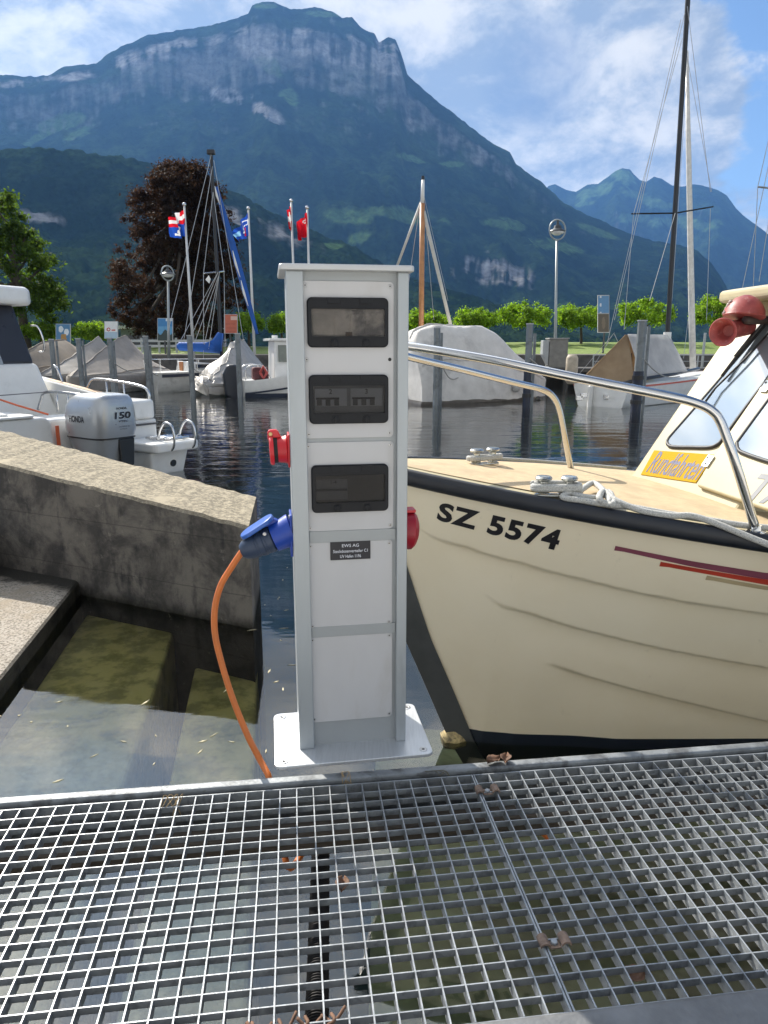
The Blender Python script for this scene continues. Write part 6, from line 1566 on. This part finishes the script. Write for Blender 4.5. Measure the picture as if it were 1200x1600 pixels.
# pale low building across the bay seen under the beech
b = MB(); A1, B1 = at(190, 540, 58), at(330, 540, 58); b.box(A1.x, B1.x, 58, 64, .2, at(250, 514, 58).z)
br = empty('boathouse', ((A1.x + B1.x) / 2, 61, .2), 'low grey building behind the copper beech', 'building')
b.build('wall', mat('grey_wall', (.16, .18, .20), .8), br)
b = MB(); zt = at(250, 514, 58).z; b.box(A1.x - .5, B1.x + .5, 57.4, 64.5, zt + .003, zt + .25); b.build('roof', mat('pale_roof', (.40, .42, .43), .6), br)
b = MB(); 
for k in np.linspace(.08, .92, 7):
    x = A1.x + (B1.x - A1.x) * k; w_o = MB(); w_o.box(x - .5, x + .5, 57.985, 57.998, .9, zt - .5); w_o.build('window', dkg, br)

# ================================================================ trees
def leaf_quads(rgn, centers, radii, n, size, flat=1.0, jitter=.35):
    """many folded leaf-sized faces on and inside clumps"""
    cs = np.array(centers); rs = np.array(radii)
    pw_ = rs ** 2; pick = rgn.choice(len(cs), n, p=pw_ / pw_.sum())
    d = rgn.normal(size=(n, 3)); d /= np.linalg.norm(d, axis=1)[:, None]
    rad = rs[pick] * np.clip(.25 + .62 * np.abs(rgn.normal(size=n)), 0, 1.75)
    p = cs[pick] + d * rad[:, None] * np.array([1, 1, flat])
    nrm = d + rgn.normal(size=(n, 3)) * jitter * 2 + np.array([0, 0, .5]); nrm /= np.linalg.norm(nrm, axis=1)[:, None]
    t1 = np.cross(nrm, rgn.normal(size=(n, 3))); t1 /= np.linalg.norm(t1, axis=1)[:, None]
    t2 = np.cross(nrm, t1)
    s_ = size * rgn.uniform(.55, 1.35, n)[:, None]
    v = np.stack([p - t1 * s_, p + t2 * s_ * .55 - t1 * s_ * .1 + nrm * s_ * .15, p + t1 * s_, p - t2 * s_ * .55 - t1 * s_ * .1 + nrm * s_ * .15], 1).reshape(-1, 3)
    return v
def quad_mesh(name, v, m, parent):
    off = rootloc(parent); n = len(v) // 4
    me = bpy.data.meshes.new(name); co = v - np.array(off)
    me.vertices.add(len(v)); me.vertices.foreach_set('co', co.astype(np.float32).ravel())
    me.loops.add(len(v)); me.loops.foreach_set('vertex_index', np.arange(len(v), dtype=np.int32))
    me.polygons.add(n); me.polygons.foreach_set('loop_start', np.arange(0, 4 * n, 4, dtype=np.int32))
    me.update(); me.validate(); me.materials.append(m)
    o = bpy.data.objects.new(name, me); C.objects.link(o); o.parent = parent; return o
bark = mat('tree_bark', (.06, .048, .038), .9, var=.35, vscale=6, bump=.8, bscale=14)
def tree(name, base, trunk_top, trunk_r, clumps, nleaf, size, m, label, cat='tree', group=None, seed=1, flat=.85, nbranch=12):
    rgn = np.random.default_rng(seed)
    root = empty(name, tuple(base), label, cat, group)
    b = MB(); b.tube(spline([base - Vector((0, 0, .3)), base, base.lerp(trunk_top, .5) + Vector((.04, 0, 0)), trunk_top], 4), [trunk_r * (1.25 - .7 * k / 12) for k in range(13)], 10)
    TR = b.build('trunk', bark, root, smooth='all')
    b = MB()
    for i in rgn.choice(len(clumps), min(nbranch, len(clumps)), replace=False):
        c_ = Vector(clumps[i][0]); k = rgn.uniform(.55, 1.0); s0 = base.lerp(trunk_top, k)
        mid = s0.lerp(c_, .5) + Vector(rgn.normal(size=3) * .05 * (c_ - s0).length) + Vector((0, 0, .05 * (c_ - s0).length))
        b.tube(spline([s0, mid, c_], 4), [trunk_r * (.45 - .36 * q / 8) for q in range(9)], 6)
    b.build('limb', bark, TR, smooth='all')
    v = leaf_quads(rgn, [c_[0] for c_ in clumps], [c_[1] for c_ in clumps], nleaf, size, flat)
    quad_mesh('crown', v, m, root)
    return root
# copper beech: clumps fill an outline with gaps between them
beech = leafmat('copper_beech_leaf', (.019, .013, .011), (.052, .034, .024), (1.35, 1.0, .7))
yB = 47.0
outline = [(249, 285, 28), (262, 255, 52), (280, 224, 72), (300, 206, 84), (330, 196, 92), (360, 192, 100), (400, 186, 104), (440, 184, 106), (480, 178, 110), (505, 186, 104), (520, 215, 78)]
rgb = np.random.default_rng(5); cl = []
base = at(293, 548, yB)
while len(cl) < 480:
    py = rgb.uniform(262, 524); cx = np.interp(py, [250, 300, 360, 420, 480, 512], [288, 284, 280, 281, 282, 284]); hw = np.interp(py, [250, 280, 320, 360, 420, 470, 505, 525], [18, 52, 80, 96, 108, 117, 112, 80])
    u = rgb.uniform(-1, 1); a = rgb.uniform(0, 2 * math.pi); q = rgb.uniform(.1, 1) ** .6
    c_ = at(cx + math.cos(a) * q * (hw - 8), py, yB); c_.y += math.sin(a) * q * hw * yB / FPX
    cl.append((tuple(c_), rgb.uniform(.22, .62)))
tree('copper_beech', base, at(288, 330, yB), .42, cl, 90000, .090, beech, 'big dark copper beech tree on the lawn', seed=6, nbranch=40, flat=.8)
# green tree on the far left
green = leafmat('maple_leaf', (.035, .065, .014), (.08, .125, .024), (1.6, 1.7, .6))
yG = 44.0; cl = []
rgb = np.random.default_rng(8)
while len(cl) < 190:
    a = rgb.uniform(0, 2 * math.pi); q = rgb.uniform(.2, 1) ** .6; py = rgb.uniform(300, 500)
    cx = np.interp(py, [300, 340, 400, 450, 500], [-22, -30, -20, -8, 20]); hw = np.interp(py, [300, 340, 380, 430, 455, 500], [40, 80, 92, 118, 132, 92])
    c_ = at(cx + math.cos(a) * q * (hw - 12), py, yG); c_.y += math.sin(a) * q * hw * yG / FPX
    cl.append((tuple(c_), rgb.uniform(.25, .65)))
tree('green_tree', at(42, 545, yG), at(20, 400, yG), .30, cl, 30000, .115, green, 'large dark green tree at the left edge behind the motorboat', seed=9, nbranch=22, flat=.7)
# clipped plane trees in a row
plane = leafmat('plane_tree_leaf', (.10, .18, .022), (.21, .30, .045), (1.7, 1.9, .5))
def plane_tree(px, hw, pt, pb, y, label, seed, n=9500):
    hw *= 1.03
    rgb = np.random.default_rng(seed); cl = []
    for _ in range(85):
        a = rgb.uniform(0, 2 * math.pi); q = rgb.uniform(.1, 1) ** .5
        x = px + math.cos(a) * q * (hw - 6); edge = 1 - .40 * q ** 3
        mid = (pt + pb) / 2 + 3; hh = (pb - pt) / 2 * edge - 5
        c_ = at(x, mid + rgb.uniform(-1, 1) * hh - (3 if q < .6 else 0), y); c_.y += math.sin(a) * q * hw * y / FPX
        cl.append((tuple(c_), rgb.uniform(.14, .34)))
    b_ = at(px + 2, 534, y); 
    tree('plane_tree', b_, at(px, (pt + pb) / 2 + 6, y), .085, cl, n, .072, plane, label, 'tree', 'clipped plane trees in a row on the lawn', seed, .8, 9)
for i, (px, hw, pt, pb, lab) in enumerate([(663, 42, 481, 516, 'clipped plane tree behind the wooden mast'), (742, 37, 477, 515, 'clipped plane tree above the light grey boat cover'), (822, 46, 470, 514, 'clipped plane tree left of the right quay lamp'),
    (906, 38, 471, 514, 'clipped plane tree between the right quay lamp and the narrow board'), (1008, 46, 464, 510, 'clipped plane tree behind the tented boat and black mast'), (1118, 40, 458, 510, 'clipped plane tree nearest the taxi boat cabin'), (1200, 36, 456, 508, 'clipped plane tree hidden behind the taxi boat cabin'),
    (62, 30, 500, 532, 'clipped plane tree left of the blue picture board'), (146, 33, 497, 531, 'clipped plane tree between the two leftmost boards'), (387, 27, 486, 520, 'clipped plane tree right of the orange red board'), (438, 20, 487, 520, 'clipped plane tree just left of the pedestal'), (952, 16, 468, 500, 'small piece of clipped tree behind the narrow board')]):
    if i in (6, 11): continue
    plane_tree(px, hw, pt, pb, 44.5, lab, 20 + i)

# ---- mooring lines from the boats to the posts
lm_ = mat('mooring_line', (.36, .35, .32), .8, var=.2, vscale=30)
def mline(a, b_, sag, label):
    pts = [a.lerp(b_, k / 12) - Vector((0, 0, sag * math.sin(math.pi * k / 12))) for k in range(13)]
    tag(MB().tube(pts, .016, 6).build('mooring_line', lm_, None, smooth='all'), label, 'rope')
mline(at(683, 545, 20.1), at(716, 590, 21.0), .35, 'slack line between the post and the light grey boat cover')
mline(at(828, 560, 19.5), at(890, 592, 20.2), .12, 'line from the dark sleeved post to the stern of the tented boat')
mline(at(1004, 560, 18.1), at(1062, 588, 22.4), .2, 'line from the post to the bow of the tented boat')
mline(at(171, 562, 23.7), at(236, 578, 27.0), .25, 'slack line from a left post to the blue sailed boat')
mline(at(296, 570, 23.9), at(330, 588, 25.2), .1, 'short line from the tall post to the silver tarpaulin boat')
mline(at(227, 568, 24.5), at(252, 586, 27.0), .15, 'dark line from the post to the stern of the blue sailed boat')
